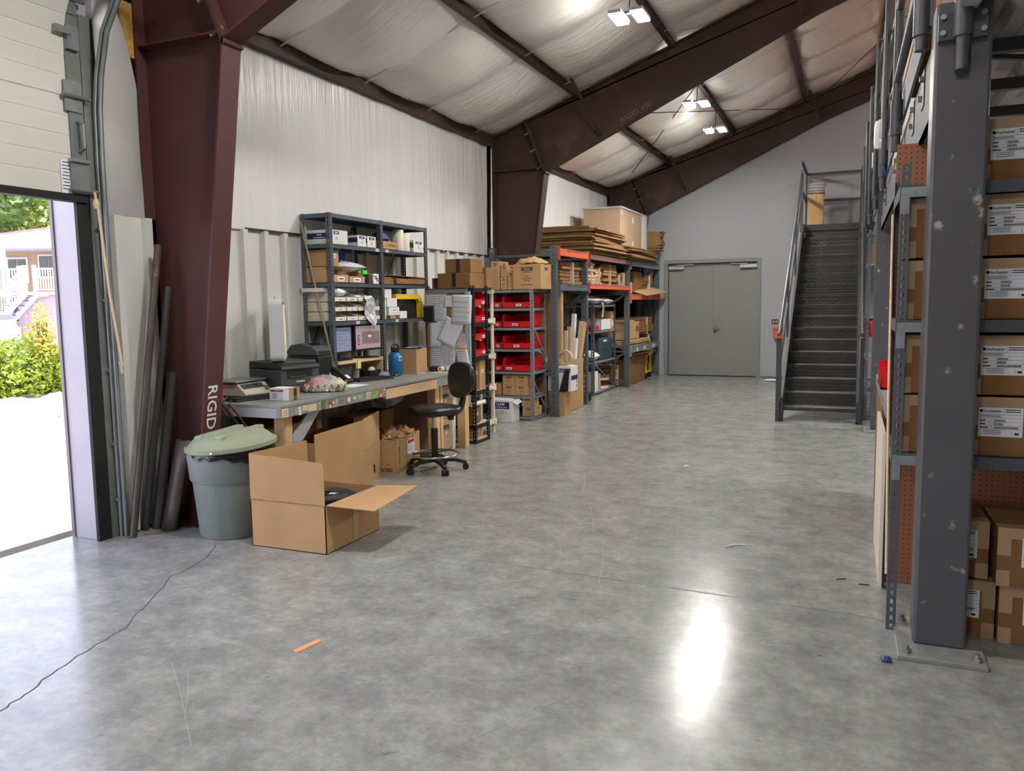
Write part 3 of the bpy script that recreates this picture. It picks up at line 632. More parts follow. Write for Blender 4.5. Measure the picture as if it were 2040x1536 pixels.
def carton(x0, y0, z0, w, d, h, label, cat='box', m=CBD, tape=True, name='carton', group=None, rz=0, lab=None):
    """closed shipping carton with tape; lab = (dx from left, dz, w, h) shipping label on the face towards -y"""
    t = T(name, label, cat, (x0+w/2, y0+d/2, z0), rz, group)
    R = Matrix.Translation((x0+w/2, y0+d/2, z0)) @ Matrix.Rotation(rz, 4, 'Z') @ Matrix.Translation((-w/2, -d/2, 0))
    M().box(0, 0, 0, w, d, h, R).out('body', m, t, bev=.004)
    if tape:
        for k, bx in enumerate(((0, -.0010, h-.045, w, 0, h), (0, 0, h, w, .07, h+.001), (0, -.0014, 0, .05, 0, .07), (w-.05, -.0014, 0, w, 0, .07), (0, -.0014, h-.12, .05, 0, h-.0455), (w-.05, -.0014, h-.12, w, 0, h-.0455))):
            M().box(*bx, R).out('tape', TAPE, t)
    if lab:
        lx, lz, lw, lh = lab; ex = R.to_3x3() @ Vector((1, 0, 0)); P = lambda x, z: R @ Vector((x, -.0022, z))
        s = plate('shipping_label', WHT, t, P(lx+lw/2, lz+lh/2), ex, (0, 0, 1), lw, lh, .0012)
        Q = lambda x, z: R @ Vector((lx+lw*x, -.0036, lz+lh*z))
        txt('Winchester', lh*.14, INK, s, Q(.27, .84), ex, (0, 0, 1), bold=.02)
        M().cyl(R @ Vector((lx+lw*.06, -.0034, lz+lh*.89)), R @ Vector((lx+lw*.06, -.0042, lz+lh*.89)), lh*.05, n=12).out('emblem', INK, s)
        q = M(); bar = lambda a, c, z, hh: q.box(lx+lw*a, -.0042, lz+lh*z, lx+lw*c, -.0034, lz+lh*(z+hh), R)
        bar(.02, .98, .76, .008); bar(.56, .565, .76, .22); bar(.02, .98, .64, .006); bar(.02, .98, .5, .006); bar(.02, .98, .38, .006); bar(.02, .98, .26, .006)
        for zz in (.92, .85): bar(.6, .94, zz, .03)
        for zz in (.72, .68): bar(.04, .5, zz, .015)
        for k in range(3): bar(.04, .16+.06*(k == 2), .54-.12*k, .04)
        for zz in (.21, .15, .09): bar(.12, .52, zz, .015)
        bar(.76, .765, .04, .18); bar(.82, .92, .08, .07)
        for k, (zz, e) in enumerate(((.52, .6), (.4, .56), (.28, .9))):
            x = .36
            while x < e:
                wd_ = random.choice((.008, .014, .02)); bar(x, x+wd_*.6, zz, .07); x += wd_*1.1
        q.out('barcode', INK, s)
    return t
rows = [('top shelf', 1.972, 'on the highest shelf beside the column', 1.0), ('u', 1.665, 'under the highest shelf, upper of two', 1), ('u', 1.399, 'under the highest shelf, lower of two', 1), ('m', 1.076, 'on the lowest shelf, upper of two', 1), ('m', .812, 'on the lowest shelf, lower of two', 1)]
for k, (s, z, w_, _) in enumerate(rows):
    carton(.475, 3.93, z, .30, .40, .253, 'brown labelled carton '+w_+', right of column', group='labelled brown cartons', lab=(.045+.0*k, .085, .165, .125))
    if k: carton(.205, 3.93, z, .262, .40, .253, 'brown taped carton '+w_+', left of column', group='labelled brown cartons')
    carton(.80, 3.93, z, .30, .40, .253, 'brown labelled carton '+w_+', farther from the column', group='labelled brown cartons', lab=(.07, .085, .165, .125))
for z, w_ in ((.262, 'upper'), (0, 'lower')):
    carton(.33 if z == 0 else .315, 3.925+.02*(z > 0), z, .285 if z == 0 else .27, .40, .255, 'brown labelled carton on the floor behind column, %s' % w_, group='labelled brown cartons', lab=(.06, .09, .165, .125))
    carton(.625 if z == 0 else .605, 3.90 if z == 0 else 3.87, z, .38, .40, .255, 'brown labelled carton on the floor right of column, %s' % w_, group='labelled brown cartons', lab=(.09, .09, .165, .125))
# second bay beyond: work counter with red bins and white board
cu = T('work_counter', 'grey counter behind the carton shelving with white end board', 'counter', (.5, 5.8, 0))
M().box(.17, 4.47, .0, .187, 5.38, .80).out('end_board', mat('cream_melamine', (214, 202, 186), .5, var=.04, vs=3), cu)
M().box(.187, 4.62, .86, .9, 6.5, .93).out('top', STL, cu); M().box(.195, 5.4, 0, .9, 6.45, .85).out('body', CBD, cu)
for k, y in enumerate((5.55, 5.85)):
    t = T('parts_bin', 'red plastic bin on the counter edge %s column' % ('nearer the big' if k == 0 else 'toward the far'), 'bin', (.24, y, .93), 0, 'red bins on the counter')
    M().box(.185, y-.12, .93, .36, y+.12, .94).box(.185, y-.12, .93, .36, y-.115, 1.07).box(.185, y+.115, .93, .36, y+.12, 1.07).box(.355, y-.12, .93, .36, y+.12, 1.07).box(.185, y-.12, .93, .19, y+.12, 1.0).out('shell', REDP, t)
fs = T('slotted_shelving', 'slotted grey shelving between stair handrail and far column', 'shelving unit', (.5, 10.7, 0))
angle_post(fs, .175, 10.6, 0, 2.3, 1, 1, pitch=.06, m=STG); angle_post(fs, .175, 11.2, 0, 2.3, 1, -1, pitch=.06, m=STG); angle_post(fs, 1.1, 10.6, 0, 2.3, -1, 1, pitch=.08, m=STG); angle_post(fs, 1.1, 11.2, 0, 2.3, -1, -1, pitch=.08, m=STG)
for z in (.35, .78, 1.27, 1.9, 2.27): M().box(.175, 10.6, z-.03, 1.1, 11.2, z).out('shelf', STL, fs)
M().bar((.18, 10.6, .35), (.4, 10.6, .6), .03, .004).out('brace', STL, fs)
carton(.19, 10.65, 1.9, .3, .3, .24, 'cardboard box on the shelf between handrail and far column', m=CB, tape=False, name='cardboard_box')
M().lathe([(.05, 0), (.055, .01), (.055, .19), (.05, .2)], (.235, 10.68, 1.02), 20).lathe([(.02, 0), (.02, .05)], (.235, 10.68, 1.22), 12).solo('red_canister', REDP, 'red canister hanging by the far column under a shelf', 'canister', smooth=True)
# ================================================================ workbench
BX, BW, BY0, BY1, BZ = -3.64, -4.55, 4.49, 7.50, .805
wbn = T('workbench', 'long grey painted workbench with sticker covered front board and pine legs', 'workbench', (-4.1, 6, 0))
M().box(BW, BY0, BZ-.022, BX, BY1, BZ).out('worktop', BENCH, wbn, bev=.003)
M().box(BX-.036, BY0, .715, BX-.003, 5.87, BZ-.022).out('front_rail', BENCH, wbn)
M().box(BX-.036, 5.872, .69, BX+.001, 6.79, BZ-.03).out('front_rail', WOODH, wbn, label='bare pine front board')
M().box(BX-.036, 6.792, .70, BX-.003, BY1, BZ-.022).out('front_rail', BENCH, wbn)
M().box(BW, BY0, .715, BX-.037, BY0+.035, BZ-.022).out('end_rail', BENCHE, wbn)
M().box(BX-.17, BY0-.001, BZ-.09, BX-.037, BY0+.0, BZ-.022).out('end_rail', BENCHE, wbn)
for x, y, w in ((-3.73, 4.62, .09), (-3.76, 6.93, .09), (-3.76, 7.02, .045), (-3.69, 7.44, .09), (-4.5, 4.65, .09), (-4.5, 7.4, .09), (-4.5, 6.0, .09)):
    M().box(x-.045, y-w/2, 0, x+.045, y+w/2, .715).out('leg', WOOD, wbn, bev=.003)
M().prism([(4.668, .44), (4.69, .44), (4.98, .70), (4.98, .713), (4.85, .713), (4.668, .56)], 'x', -3.70, -3.682).out('gusset', BENCHE, wbn)
M().box(-4.5, 4.66, .12, -4.46, 7.4, .16).out('stretcher', WOOD, wbn)
plate('leg_label', CBP, wbn, (-3.684, 4.62, .60), (0, 1, 0), (0, 0, 1), .07, .15)
plate('orange_tape', mat('orange_tape', (226, 150, 104), .6), wbn, (-4.07, BY0-.0005, .755), (1, 0, 0), (0, 0, 1), .035, .085)
def stick(y, z, w, h, c, rnd=False, ins=None, tx=None):
    m_ = ink(c)
    if rnd:
        s = M().cyl((BX-.003, y, z), (BX-.0005, y, z), w/2, n=20).out('sticker', m_, wbn)
        if ins: M().cyl((BX-.0005, y, z), (BX+.0004, y, z), w*.36, n=16).out('sticker_centre', ink(ins), s)
    else:
        s = plate('sticker', m_, wbn, (BX-.003, y, z), (0, 1, 0), (0, 0, 1), w, h, .0025)
        if ins:
            for k in range(3): plate('print_line', ink(ins), s, (BX, y, z+h*(.25-.25*k)), (0, 1, 0), (0, 0, 1), w*.7, h*.1, .0008)
    return s
stick(4.535, .748, .07, .062, (206, 196, 168), ins=(216, 150, 90)); stick(4.66, .745, .045, .05, (150, 150, 138)); stick(4.70, .742, .03, .06, (206, 206, 200))
stick(4.76, .755, .06, .04, (205, 198, 176), ins=(220, 160, 110)); stick(4.845, .748, .10, .05, (200, 192, 160)); stick(4.935, .75, .03, .055, (190, 186, 160), ins=(60, 60, 56)); stick(4.985, .748, .05, .06, (92, 94, 76), ins=(140, 140, 110))
stick(5.06, .757, .035, 0, (196, 96, 92), True, (150, 50, 56)); stick(5.105, .758, .036, 0, (60, 60, 58), True, (196, 194, 180)); stick(5.07, .728, .03, .022, (200, 190, 160)); stick(5.135, .735, .06, .035, (186, 176, 148), ins=(120, 110, 90))
stick(5.155, .765, .03, .025, (176, 166, 140)); stick(5.22, .76, .06, .035, (138, 150, 130), ins=(90, 110, 90)); stick(5.315, .752, .06, 0, (212, 90, 92), True, (206, 204, 204)); stick(5.40, .755, .035, .02, (206, 204, 192)); stick(5.47, .755, .07, .04, (150, 152, 138), ins=(190, 188, 170))
stick(5.60, .755, .065, .055, (206, 200, 180), ins=(130, 126, 110)); stick(5.675, .765, .04, .03, (190, 170, 140), ins=(120, 80, 60)); stick(5.685, .735, .05, .02, (200, 192, 168), ins=(110, 100, 90)); stick(5.725, .76, .05, 0, (88, 190, 66), True)
stick(5.79, .772, .045, .03, (206, 84, 96)); stick(5.79, .735, .055, .03, (214, 96, 104), ins=(230, 220, 216)); stick(5.83, .752, .03, .04, (70, 130, 80), ins=(220, 220, 210)); stick(5.845, .775, .035, .015, (196, 194, 180))
# ---- scale
GS = mat('scale_beige', (176, 172, 158), .5, var=.03)
t = T('postal_scale', 'beige counter scale with keypad display at the near end of bench', 'scale', (-4.34, 4.92, BZ))
M().prism([(-4.50, BZ+.015), (-4.19, BZ+.015), (-4.19, BZ+.035), (-4.27, BZ+.105), (-4.50, BZ+.105)], 'y', 4.77, 5.08).out('body', GS, t, bev=.004)
M().box(-4.52, 4.75, BZ+.115, -4.26, 5.10, BZ+.128).out('platter', GALV, t, bev=.004)
M().box(-4.40, 4.9, BZ+.10, -4.36, 4.95, BZ+.118).out('pillar', BLK, t)
sl = Vector((-.08, 0, .07)).normalized(); sn = Vector((0, 1, 0)).cross(sl)
pc = lambda y, k: Vector((-4.19, y, BZ+.035))+sl*k
dsp = plate('display', mat('lcd_dark', (70, 72, 74), .25), t, pc(4.91, .072), (0, 1, 0), sl, .24, .05, .002)
for k in range(5): plate('digit', BLK, dsp, pc(4.84+.03*k, .072)+sn*.002, (0, 1, 0), sl, .018, .03, .0006)
for i in range(3):
    for j in range(3): plate('key', BLKG, t, pc(5.02+.022*i, .014+.018*j), (0, 1, 0), sl, .015, .012, .004)
for x, y in ((-4.47, 4.8), (-4.22, 4.8), (-4.47, 5.05), (-4.22, 5.05)): M().cyl((x, y, BZ), (x, y, BZ+.016), .015, n=10).out('foot', RUB, t)
def keyboard(cx, cy, rz, label, L=.44, D=.15):
    t = T('keyboard', label, 'keyboard', (cx, cy, BZ), rz)
    R = Matrix.Translation((cx, cy, BZ)) @ Matrix.Rotation(rz, 4, 'Z')
    q = M(); q.box(-L/2, -D/2, .001, L/2, D/2, .016, R); q.out('case', BLK, t, bev=.004)
    q = M()
    for r in range(5):
        for c in range(15):
            x = -L/2+.016+c*(L-.03)/15; y = -D/2+.014+r*(D-.02)/5; q.box(x, y, .016, x+(L-.03)/15*.8, y+(D-.02)/5*.8, .026, R)
    o = q.out('key_field', RUB, t); o['kind'] = 'stuff'
    return t
keyboard(-4.10, 4.78, 1.32, 'black keyboard lying in front of the postal scale')
# parcel with customs label
t = T('small_parcel', 'small parcel with white customs label and red band on bench', 'parcel', (-3.85, 4.80, BZ), .06)
R = Matrix.Translation((-3.85, 4.80, BZ)) @ Matrix.Rotation(.06, 4, 'Z')
M().box(-.088, -.065, 0, .088, .065, .09, R).out('body', CB, t, bev=.002)
ex = R.to_3x3() @ Vector((1, 0, 0)); ey = R.to_3x3() @ Vector((0, 1, 0))
s = plate('customs_label', WHT, t, R @ Vector((0, -.0655, .045)), ex, (0, 0, 1), .165, .086, .0012)
plate('red_band', REDI, s, R @ Vector((-.02, -.067, .073)), ex, (0, 0, 1), .11, .016, .0006)
txt('CUSTOMS', .009, WHT, s, R @ Vector((-.02, -.0685, .070)), ex, (0, 0, 1))
plate('address_field', mat('lilac_paper', (206, 206, 226), .7), s, R @ Vector((-.02, -.067, .032)), ex, (0, 0, 1), .105, .054, .0006)
for k in range(4): plate('print_line', INK, s, R @ Vector((-.04, -.068, .05-.01*k)), ex, (0, 0, 1), .04, .003, .0005)
plate('white_top', WHT, t, R @ Vector((-.02, 0, .09)), ex, ey, .13, .128, .001)
q = plate('dark_tape', BLK, t, R @ Vector((.0885, .005, .045)), ey, (0, 0, 1), .035, .088, .0012)
plate('blue_mark', mat('blue_mark', (50, 90, 160), .5), q, R @ Vector((.0897, .008, .02)), ey, (0, 0, 1), .03, .026, .0008)
# egg trays in a poly bag
ET = mat('egg_tray_pulp', (172, 158, 138), .9, var=.08, vs=10, bump=.2, bs=60)
t = T('egg_tray_bag', 'clear bag of pulp egg trays with pinkish filling on bench', 'bag', (-3.93, 5.41, BZ), .55)
R = Matrix.Translation((-3.93, 5.41, BZ)) @ Matrix.Rotation(.55, 4, 'Z')
def eggf(u, v):
    x = -.16+.32*u; y = -.14+.28*v
    return R @ Vector((x, y, .028+.022*math.cos(u*PI*12)*math.cos(v*PI*10)))
M().grid(eggf, 72, 60).out('egg_tray', ET, t, smooth=2, solid=.003)
M().grid(lambda u, v: eggf(u, v)+Vector((.006, .004, .016)), 48, 40).out('egg_tray', ET, t, smooth=2, solid=.003)
def heap(cx, cy, rx, ry, h, seed):
    def f(u, v):
        a = u*2*PI; r = v
        k = max(0, 1-r*r)**.7
        return R @ Vector((cx+rx*r*math.cos(a), cy+ry*r*math.sin(a), .045+h*k*(1+.5*noise.noise(Vector((r*5*math.cos(a), r*5*math.sin(a), seed))))))
    return M().grid(f, 36, 14)
heap(-.05, 0, .11, .12, .06, 1).out('pink_filling', mat('pink_filling', (178, 120, 118), .5, var=.25, vs=30), t, smooth=2)
heap(.09, 0, .08, .11, .055, 7).out('pale_filling', mat('pale_filling', (196, 184, 160), .6, var=.15, vs=25), t, smooth=2)
def bag(u, v):
    a = u*2*PI; r = v; k = max(0, 1-r**2.2)
    return R @ Vector((.185*r*math.cos(a), .165*r*math.sin(a), .012+.118*k+.012*noise.noise(Vector((5*r*math.cos(a), 5*r*math.sin(a), 2)))))
M().grid(bag, 48, 16).out('bag_film', GLS, t, smooth=2)
# printer
t = T('laser_printer', 'charcoal multifunction laser printer on the bench under the fan', 'printer', (-4.26, 5.32, BZ), -.26)
R = Matrix.Translation((-4.26, 5.32, BZ)) @ Matrix.Rotation(-.26, 4, 'Z')
PRN = mat('printer_charcoal', (66, 68, 72), .5, var=.03); PRD = mat('printer_dark', (40, 41, 44), .45)
M().box(-.205, -.19, .005, .205, .19, .19, R).out('body', PRN, t, bev=.012)
M().box(-.205, -.192, .195, .17, .192, .25, R).out('scanner_lid', PRD, t, bev=.01)
q = M().prism([(.13, .19), (.224, .19), (.218, .215), (.13, .242)], 'y', -.188, .188); q.v = [R @ v for v in q.v]; q.out('control_panel', PRD, t, bev=.004)
M().box(.19, -.13, .125, .208, .12, .178, R).out('output_slot', mat('slot_black', (14, 14, 15), .6), t)
M().box(.20, -.12, .126, .225, .04, .134, R).out('paper_stop', PRN, t)
M().box(.2, -.15, .062, .209, .15, .115, R).out('manual_feed', PRN, t, bev=.003)
M().box(.2, -.16, .008, .209, .16, .056, R).out('paper_drawer', PRN, t, bev=.003)
M().box(-.07, -.1925, .10, .07, -.188, .13, R).out('side_grip', PRD, t)
txt('brother', .026, WHT, t, R @ Vector((.2102, .0, .083)), R.to_3x3() @ Vector((0, 1, 0)), (0, 0, 1), bold=.02)
# box fan, seen from its side
fd = Vector((-.60, .80, 0)); fn = Vector((.80, .60, 0)); fz = BZ+.252; fc = Vector((-4.27, 5.27, fz))
t = T('box_fan', 'white box fan standing on the laser printer, seen edge on', 'fan', fc, 0)
R = Matrix((fd, fn, Vector((0, 0, 1)))).transposed().to_4x4(); R.translation = fc
FAN = mat('fan_housing', (196, 200, 204), .4, var=.03); 
def rr(w, h, r, nseg=5, z0=0):
    pts = []
    for cx_, cz_, a0 in ((w/2-r, z0+r, -90), (w/2-r, z0+h-r, 0), (-w/2+r, z0+h-r, 90), (-w/2+r, z0+r, 180)):
        for k in range(nseg+1): a = math.radians(a0+90*k/nseg); pts.append((cx_+r*math.cos(a), cz_+r*math.sin(a)))
    return pts
outp = rr(.50, .49, .05, z0=.005); inp = rr(.46, .45, .05, z0=.025)
q = M(); N = len(outp)
for (p, yy) in ((outp, -.052), (outp, .052), (inp, .052), (inp, -.052)): q.v += [R @ Vector((a, yy, b_)) for a, b_ in p]
for j in range(4):
    for i in range(N): q.f.append([j*N+i, j*N+(i+1) % N, ((j+1) % 4)*N+(i+1) % N, ((j+1) % 4)*N+i])
q.out('housing', FAN, t)
GRL = mat('fan_grille', (224, 220, 200), .45)
for s in (-1, 1):
    q = M()
    for k in range(1, 20): q.bar(R @ Vector((-.235, s*.053, .02+.43*k/20)), R @ Vector((.235, s*.053, .02+.43*k/20)), .004, .004)
    for k in range(1, 8): q.bar(R @ Vector((-.235+.47*k/8, s*.054, .02)), R @ Vector((-.235+.47*k/8, s*.054, .45)), .004, .004)
    q.tube([R @ Vector((.0+.2*math.cos(a*PI/12), s*.055, .235+.2*math.sin(a*PI/12))) for a in range(24)], .004, 6, True).out('grille', GRL, t)
q = M()
for k in range(5):
    a = 2*PI*k/5; c_, s_ = math.cos(a), math.sin(a)
    q.add([R @ Vector((x*c_-z*s_, yy, .235+x*s_+z*c_)) for x, z, yy in ((.03, -.03, -.01), (.19, -.07, -.025), (.2, .06, .025), (.03, .03, .01))], [(0, 1, 2, 3)])
q.cyl(R @ Vector((0, -.03, .235)), R @ Vector((0, .03, .235)), .045, n=16).out('blades', FAN, t, solid=.003)
M().cyl(R @ Vector((0, 0, .494)), R @ Vector((0, 0, .515)), .022, n=12).out('knob', FAN, t)
# thermal printer on black tower
t = T('black_tower', 'black computer tower lying behind the laser printer, under label printer', 'computer', (-4.36, 5.83, BZ))
M().box(-4.53, 5.70, BZ, -4.20, 5.90, BZ+.255).out('case', BLK, t, bev=.006)
q = M()
for i in range(9):
    for j in range(12): q.box(-4.2, 5.72+.018*i, BZ+.02+.018*j, -4.197, 5.732+.018*i, BZ+.032+.018*j)
q.out('vent', mat('vent_dark', (10, 10, 10), .8), t)
t = T('label_printer', 'dark label printer with rounded top standing on black tower', 'printer', (-4.36, 5.82, BZ+.256))
M().prism([(-4.53, 0+BZ+.258), (-4.22, BZ+.258), (-4.22, BZ+.30), (-4.27, BZ+.34), (-4.40, BZ+.365), (-4.50, BZ+.35), (-4.545, BZ+.29)], 'y', 5.71, 5.92).out('body', PRN, t, bev=.01)
M().box(-4.225, 5.74, BZ+.275, -4.215, 5.89, BZ+.30).out('label_slot', PRD, t)
M().box(-4.36, 5.78, BZ+.352, -4.30, 5.86, BZ+.364).out('window', mat('smoked_window', (30, 34, 38), .15), t)
# red extinguisher behind the flange, cables
t = T('fire_extinguisher', 'small red fire extinguisher behind the lettered column flange', 'fire extinguisher', (-4.33, 4.62, BZ))
M().lathe([(.04, 0), (.048, .01), (.048, .08), (.03, .11), (.016, .125)], (-4.33, 4.62, BZ), 20).out('cylinder', REDP, t, smooth=True)
M().box(-4.35, 4.60, BZ+.125, -4.31, 4.64, BZ+.19).out('valve', BLK, t)
cab = mat('black_cable', (26, 26, 28), .5)
M().tube([(-4.30, 4.70, .83), (-4.22, 4.60, .825), (-4.15, 4.475, .80), (-4.05, 4.46, .72), (-3.98, 4.45, .66), (-3.93, 4.46, .62), (-3.95, 4.52, .5), (-4.0, 4.6, .3), (-4.05, 4.7, .012)], .008).solo('power_cable', cab, 'black power cable drooping over the near bench end', 'cable')
M().tube([(-4.14, 4.56, .815), (-4.08, 4.472, .80), (-3.99, 4.465, .72), (-3.92, 4.47, .64), (-3.97, 4.55, .6)], .006).solo('keyboard_cable', cab, 'thin black keyboard cable hanging beside the power cable', 'cable')
# ================================================================ wall shelf over the bench
SFX, SFB = -4.215, -4.525
sh = T('slotted_shelf', 'two bay dark slotted steel shelf standing on the workbench', 'shelving unit', (-4.37, 6.8, BZ))
for y, sy in ((5.955, 1), (6.785, 1), (7.715, -1)):
    angle_post(sh, SFX, y, BZ, 2.305, -1, sy, w=.04, m=STB, hole=(.012, .018), pitch=.032)
    angle_post(sh, SFB, y, BZ, 2.305, 1, sy, w=.04, m=STB, hole=(.012, .018), pitch=.032)
for z in (2.265, 2.0, 1.66, 1.315):
    for a, c in ((5.957, 6.783), (6.79, 7.713)):
        M().box(SFB, a, z+.032, SFX-.002, c, z+.036).box(SFX-.004, a, z, SFX-.002, c, z+.036).box(SFB, a, z, SFB+.002, c, z+.036).box(SFB, a, z, SFX, a+.002, z+.036).box(SFB, c-.002, z, SFX, c, z+.036).out('shelf', STB, sh)
M().bar((SFB+.01, 5.95, 2.24), (SFX-.005, 5.95, .95), .018, .004, (0, 1, 0)).out('end_brace', mat('tan_strap', (168, 160, 142), .6), sh)
M().bar((SFB+.004, 7.70, 2.24), (SFB+.004, 6.80, .95), .02, .003, (1, 0, 0)).bar((SFB+.004, 5.97, 1.0), (SFB+.004, 6.77, 2.25), .02, .003, (1, 0, 0)).out('back_brace', STB, sh)
for y, z in ((6.72, 2.013), (6.90, 2.013), (6.35, 1.328), (7.05, 1.328)):
    s = plate('shelf_tag', WHT, sh, (SFX-.002, y, z+.005), (0, 1, 0), (0, 0, 1), .055, .026, .002); plate('print_line', INK, s, (SFX, y, z+.005), (0, 1, 0), (0, 0, 1), .036, .006, .0008)
def wbox(x0, y0, x1, y1, z, h, label, brand=True, name='white_box', cat='box', group=None, m=CBW, band=NAVY, side='', big=False):
    """white stationery carton; front faces +x, side faces -y"""
    t = T(name, label, cat, ((x0+x1)/2, (y0+y1)/2, z), 0, group)
    M().box(x0, y0, z, x1, y1, z+h).out('body', m, t, bev=.003)
    if brand:
        w = y1-y0
        s = plate('brand_block', band, t, (x1, y0+w*.28 if big else (y0+y1)/2, z+h*.80), (0, 1, 0), (0, 0, 1), w*.34 if big else w*.62, h*.22, .0012)
        txt('ULINE', h*.15, WHT, s, (x1+.0016, y0+w*.28 if big else (y0+y1)/2, z+h*.75), (0, 1, 0), (0, 0, 1), bold=.03)
        q = M()
        for k in range(3): q.bar((x1+.0005, y0+w*.28 if big else (y0+y1)/2, z+h*.5), (x1+.0005, (y0+w*.28 if big else (y0+y1)/2)+w*.1*(k-1), z+h*(.3-.06*(k == 1))), .003, .001, (1, 0, 0))
        q.out('printed_figure', mat('grey_ink', (120, 120, 124), .7), t)
        d = x1-x0
        s = plate('side_band', band, t, ((x0+x1)/2+.01, y0, z+h*.58), (1, 0, 0), (0, 0, 1), d*.9, h*.42, .0012)
        txt('ULINE', h*.15, WHT, s, ((x0+x1)/2+.01, y0-.0016, z+h*.62), (1, 0, 0), (0, 0, 1), bold=.03)
        if side: txt(side, h*.10, WHT, s, ((x0+x1)/2+.01, y0-.0016, z+h*.44), (1, 0, 0), (0, 0, 1), bold=.02)
    return t
Z1, Z2, Z3 = 2.0365, 1.6965, 1.3515
wbox(-4.515, 6.0, -4.225, 6.24, Z1, .125, 'large white carton with navy band, near end of the highest shelf', side='BUSINESS ENVELOPES', big=True, group='white cartons on the highest shelf')
wbox(-4.50, 6.41, -4.23, 6.55, Z1, .105, 'middle white carton with navy block on the highest shelf', side='ENVELOPES', group='white cartons on the highest shelf')
wbox(-4.50, 6.575, -4.23, 6.72, Z1, .105, 'white carton with navy block just before the middle shelf post', group='white cartons on the highest shelf')
t = T('open_carton', 'small open cardboard carton with handwritten words on highest shelf', 'box', (-4.3, 6.97, Z1))
q = M(); x0, x1, y0, y1, h = -4.42, -4.225, 6.83, 7.11, .085
q.box(x0, y0, Z1, x1, y1, Z1+.004).box(x0, y0, Z1, x0+.004, y1, Z1+h).box(x1-.004, y0, Z1, x1, y1, Z1+h*.9).box(x0, y0, Z1, x1, y0+.004, Z1+h).box(x0, y1-.004, Z1, x1, y1, Z1+h); q.out('body', CB, t)
txt('UPS Preaid Envelops', .036, INK, t, (x1+.001, 6.97, Z1+.03), (0, 1, .02), (0, 0, 1), sx=.72)
pillow(-4.40, 6.90, Z1+.03, -4.27, 7.04, Z1+.19, 3).solo('blue_pouch', mat('blue_pouch', (36, 44, 110), .5, var=.2, vs=20), 'dark blue pouch sticking out of the handwritten carton', 'pouch', smooth=2)
for k, (y, hh, lab) in enumerate(((7.24, .215, 'taller white paper roll on the highest shelf'), (7.36, .19, 'shorter white paper roll beside the taller roll'))):
    M().lathe([(.015, 0), (.055, 0), (.056, .003), (.056, hh-.003), (.055, hh), (.015, hh), (.015, hh-.02)], (-4.29, y, Z1), 24).solo('paper_roll', mat('cream_roll', (218, 212, 194), .6), lab, 'paper roll', 'paper rolls on the highest shelf', smooth=True)
wbox(-4.45, 7.45, -4.23, 7.66, Z1, .125, 'white carton with green block at far end of the highest shelf', band=mat('green_print', (40, 90, 64), .6))
M().box(-4.42, 7.10, Z1, -4.36, 7.20, Z1+.14).solo('white_packet', WHT, 'white packet standing behind the paper rolls', 'packet')
# second level
def plain(x0, y0, x1, y1, z, h, label, m=CB, tagl=True, name='cardboard_box', cat='box', group=None):
    t = T(name, label, cat, ((x0+x1)/2, (y0+y1)/2, z), 0, group)
    M().box(x0, y0, z, x1, y1, z+h).out('body', m, t, bev=.003)
    if tagl:
        s = plate('label', WHT, t, (x1, (y0+y1)/2, z+h*.62), (0, 1, 0), (0, 0, 1), min(.08, (y1-y0)*.4), .035, .001); plate('print_line', INK, s, (x1+.001, (y0+y1)/2, z+h*.62), (0, 1, 0), (0, 0, 1), min(.05, (y1-y0)*.25), .008, .0008)
    return t
def slot_bin(x0, y0, x1, y1, z, h, label, m, group, front=.5):
    """open-fronted cardboard parts bin, front faces +x"""
    t = T('cardboard_bin', label, 'bin', ((x0+x1)/2, (y0+y1)/2, z), 0, group); th = .003
    sl_ = [(x0, z), (x1, z), (x1, z+h*front), (x1-.09, z+h), (x0, z+h)]
    q = M().box(x0, y0, z, x1, y1, z+th).box(x0, y0, z, x0+th, y1, z+h).box(x1-th, y0, z, x1, y1, z+h*front)
    q.prism(sl_, 'y', y0, y0+th).prism(sl_, 'y', y1-th, y1); q.out('body', m, t)
    s = plate('bin_tag', WHT, t, (x1, (y0+y1)/2, z+h*front*.5), (0, 1, 0), (0, 0, 1), (y1-y0)*.45, h*front*.55, .001)
    plate('print_line', INK, s, (x1+.001, (y0+y1)/2, z+h*front*.5), (0, 1, 0), (0, 0, 1), (y1-y0)*.28, h*front*.15, .0008)
    return t
plain(-4.52, 6.0, -4.26, 6.14, Z2+.145, .15, 'brown box with white label on top of the kraft bins')
slot_bin(-4.52, 6.0, -4.225, 6.235, Z2, .14, 'first kraft cardboard bin on the second shelf, near end', CBP, 'kraft bins on the second shelf')
slot_bin(-4.52, 6.245, -4.225, 6.50, Z2, .12, 'second kraft cardboard bin under a heap of white bags', CBP, 'kraft bins on the second shelf')
t = T('blue_carton', 'tall blue and black toner carton on the second shelf', 'box', (-4.42, 6.22, Z2))
M().box(-4.51, 6.165, Z2+.142, -4.37, 6.40, Z2+.30).out('body', mat('blue_carton', (28, 62, 160), .4, var=.1, vs=8), t)
plate('black_panel', INK, t, (-4.37, 6.22, Z2+.221), (0, 1, 0), (0, 0, 1), .108, .156, .001)
txt('brother', .034, mat('pale_blue_print', (150, 180, 220), .5), t, (-4.3685, 6.24, Z2+.25), (0, 1, 0), (0, 0, 1), bold=.02)
plate('label', WHT, t, (-4.37, 6.34, Z2+.20), (0, 1, 0), (0, 0, 1), .04, .03, .001)
pillow(-4.46, 6.18, Z2+.10, -4.235, 6.56, Z2+.20, 11).solo('poly_bag_heap', PLW, 'heap of white poly bags on the second kraft bin', 'bag', smooth=2)
GRN = mat('lime_paper', (84, 214, 66), .6)
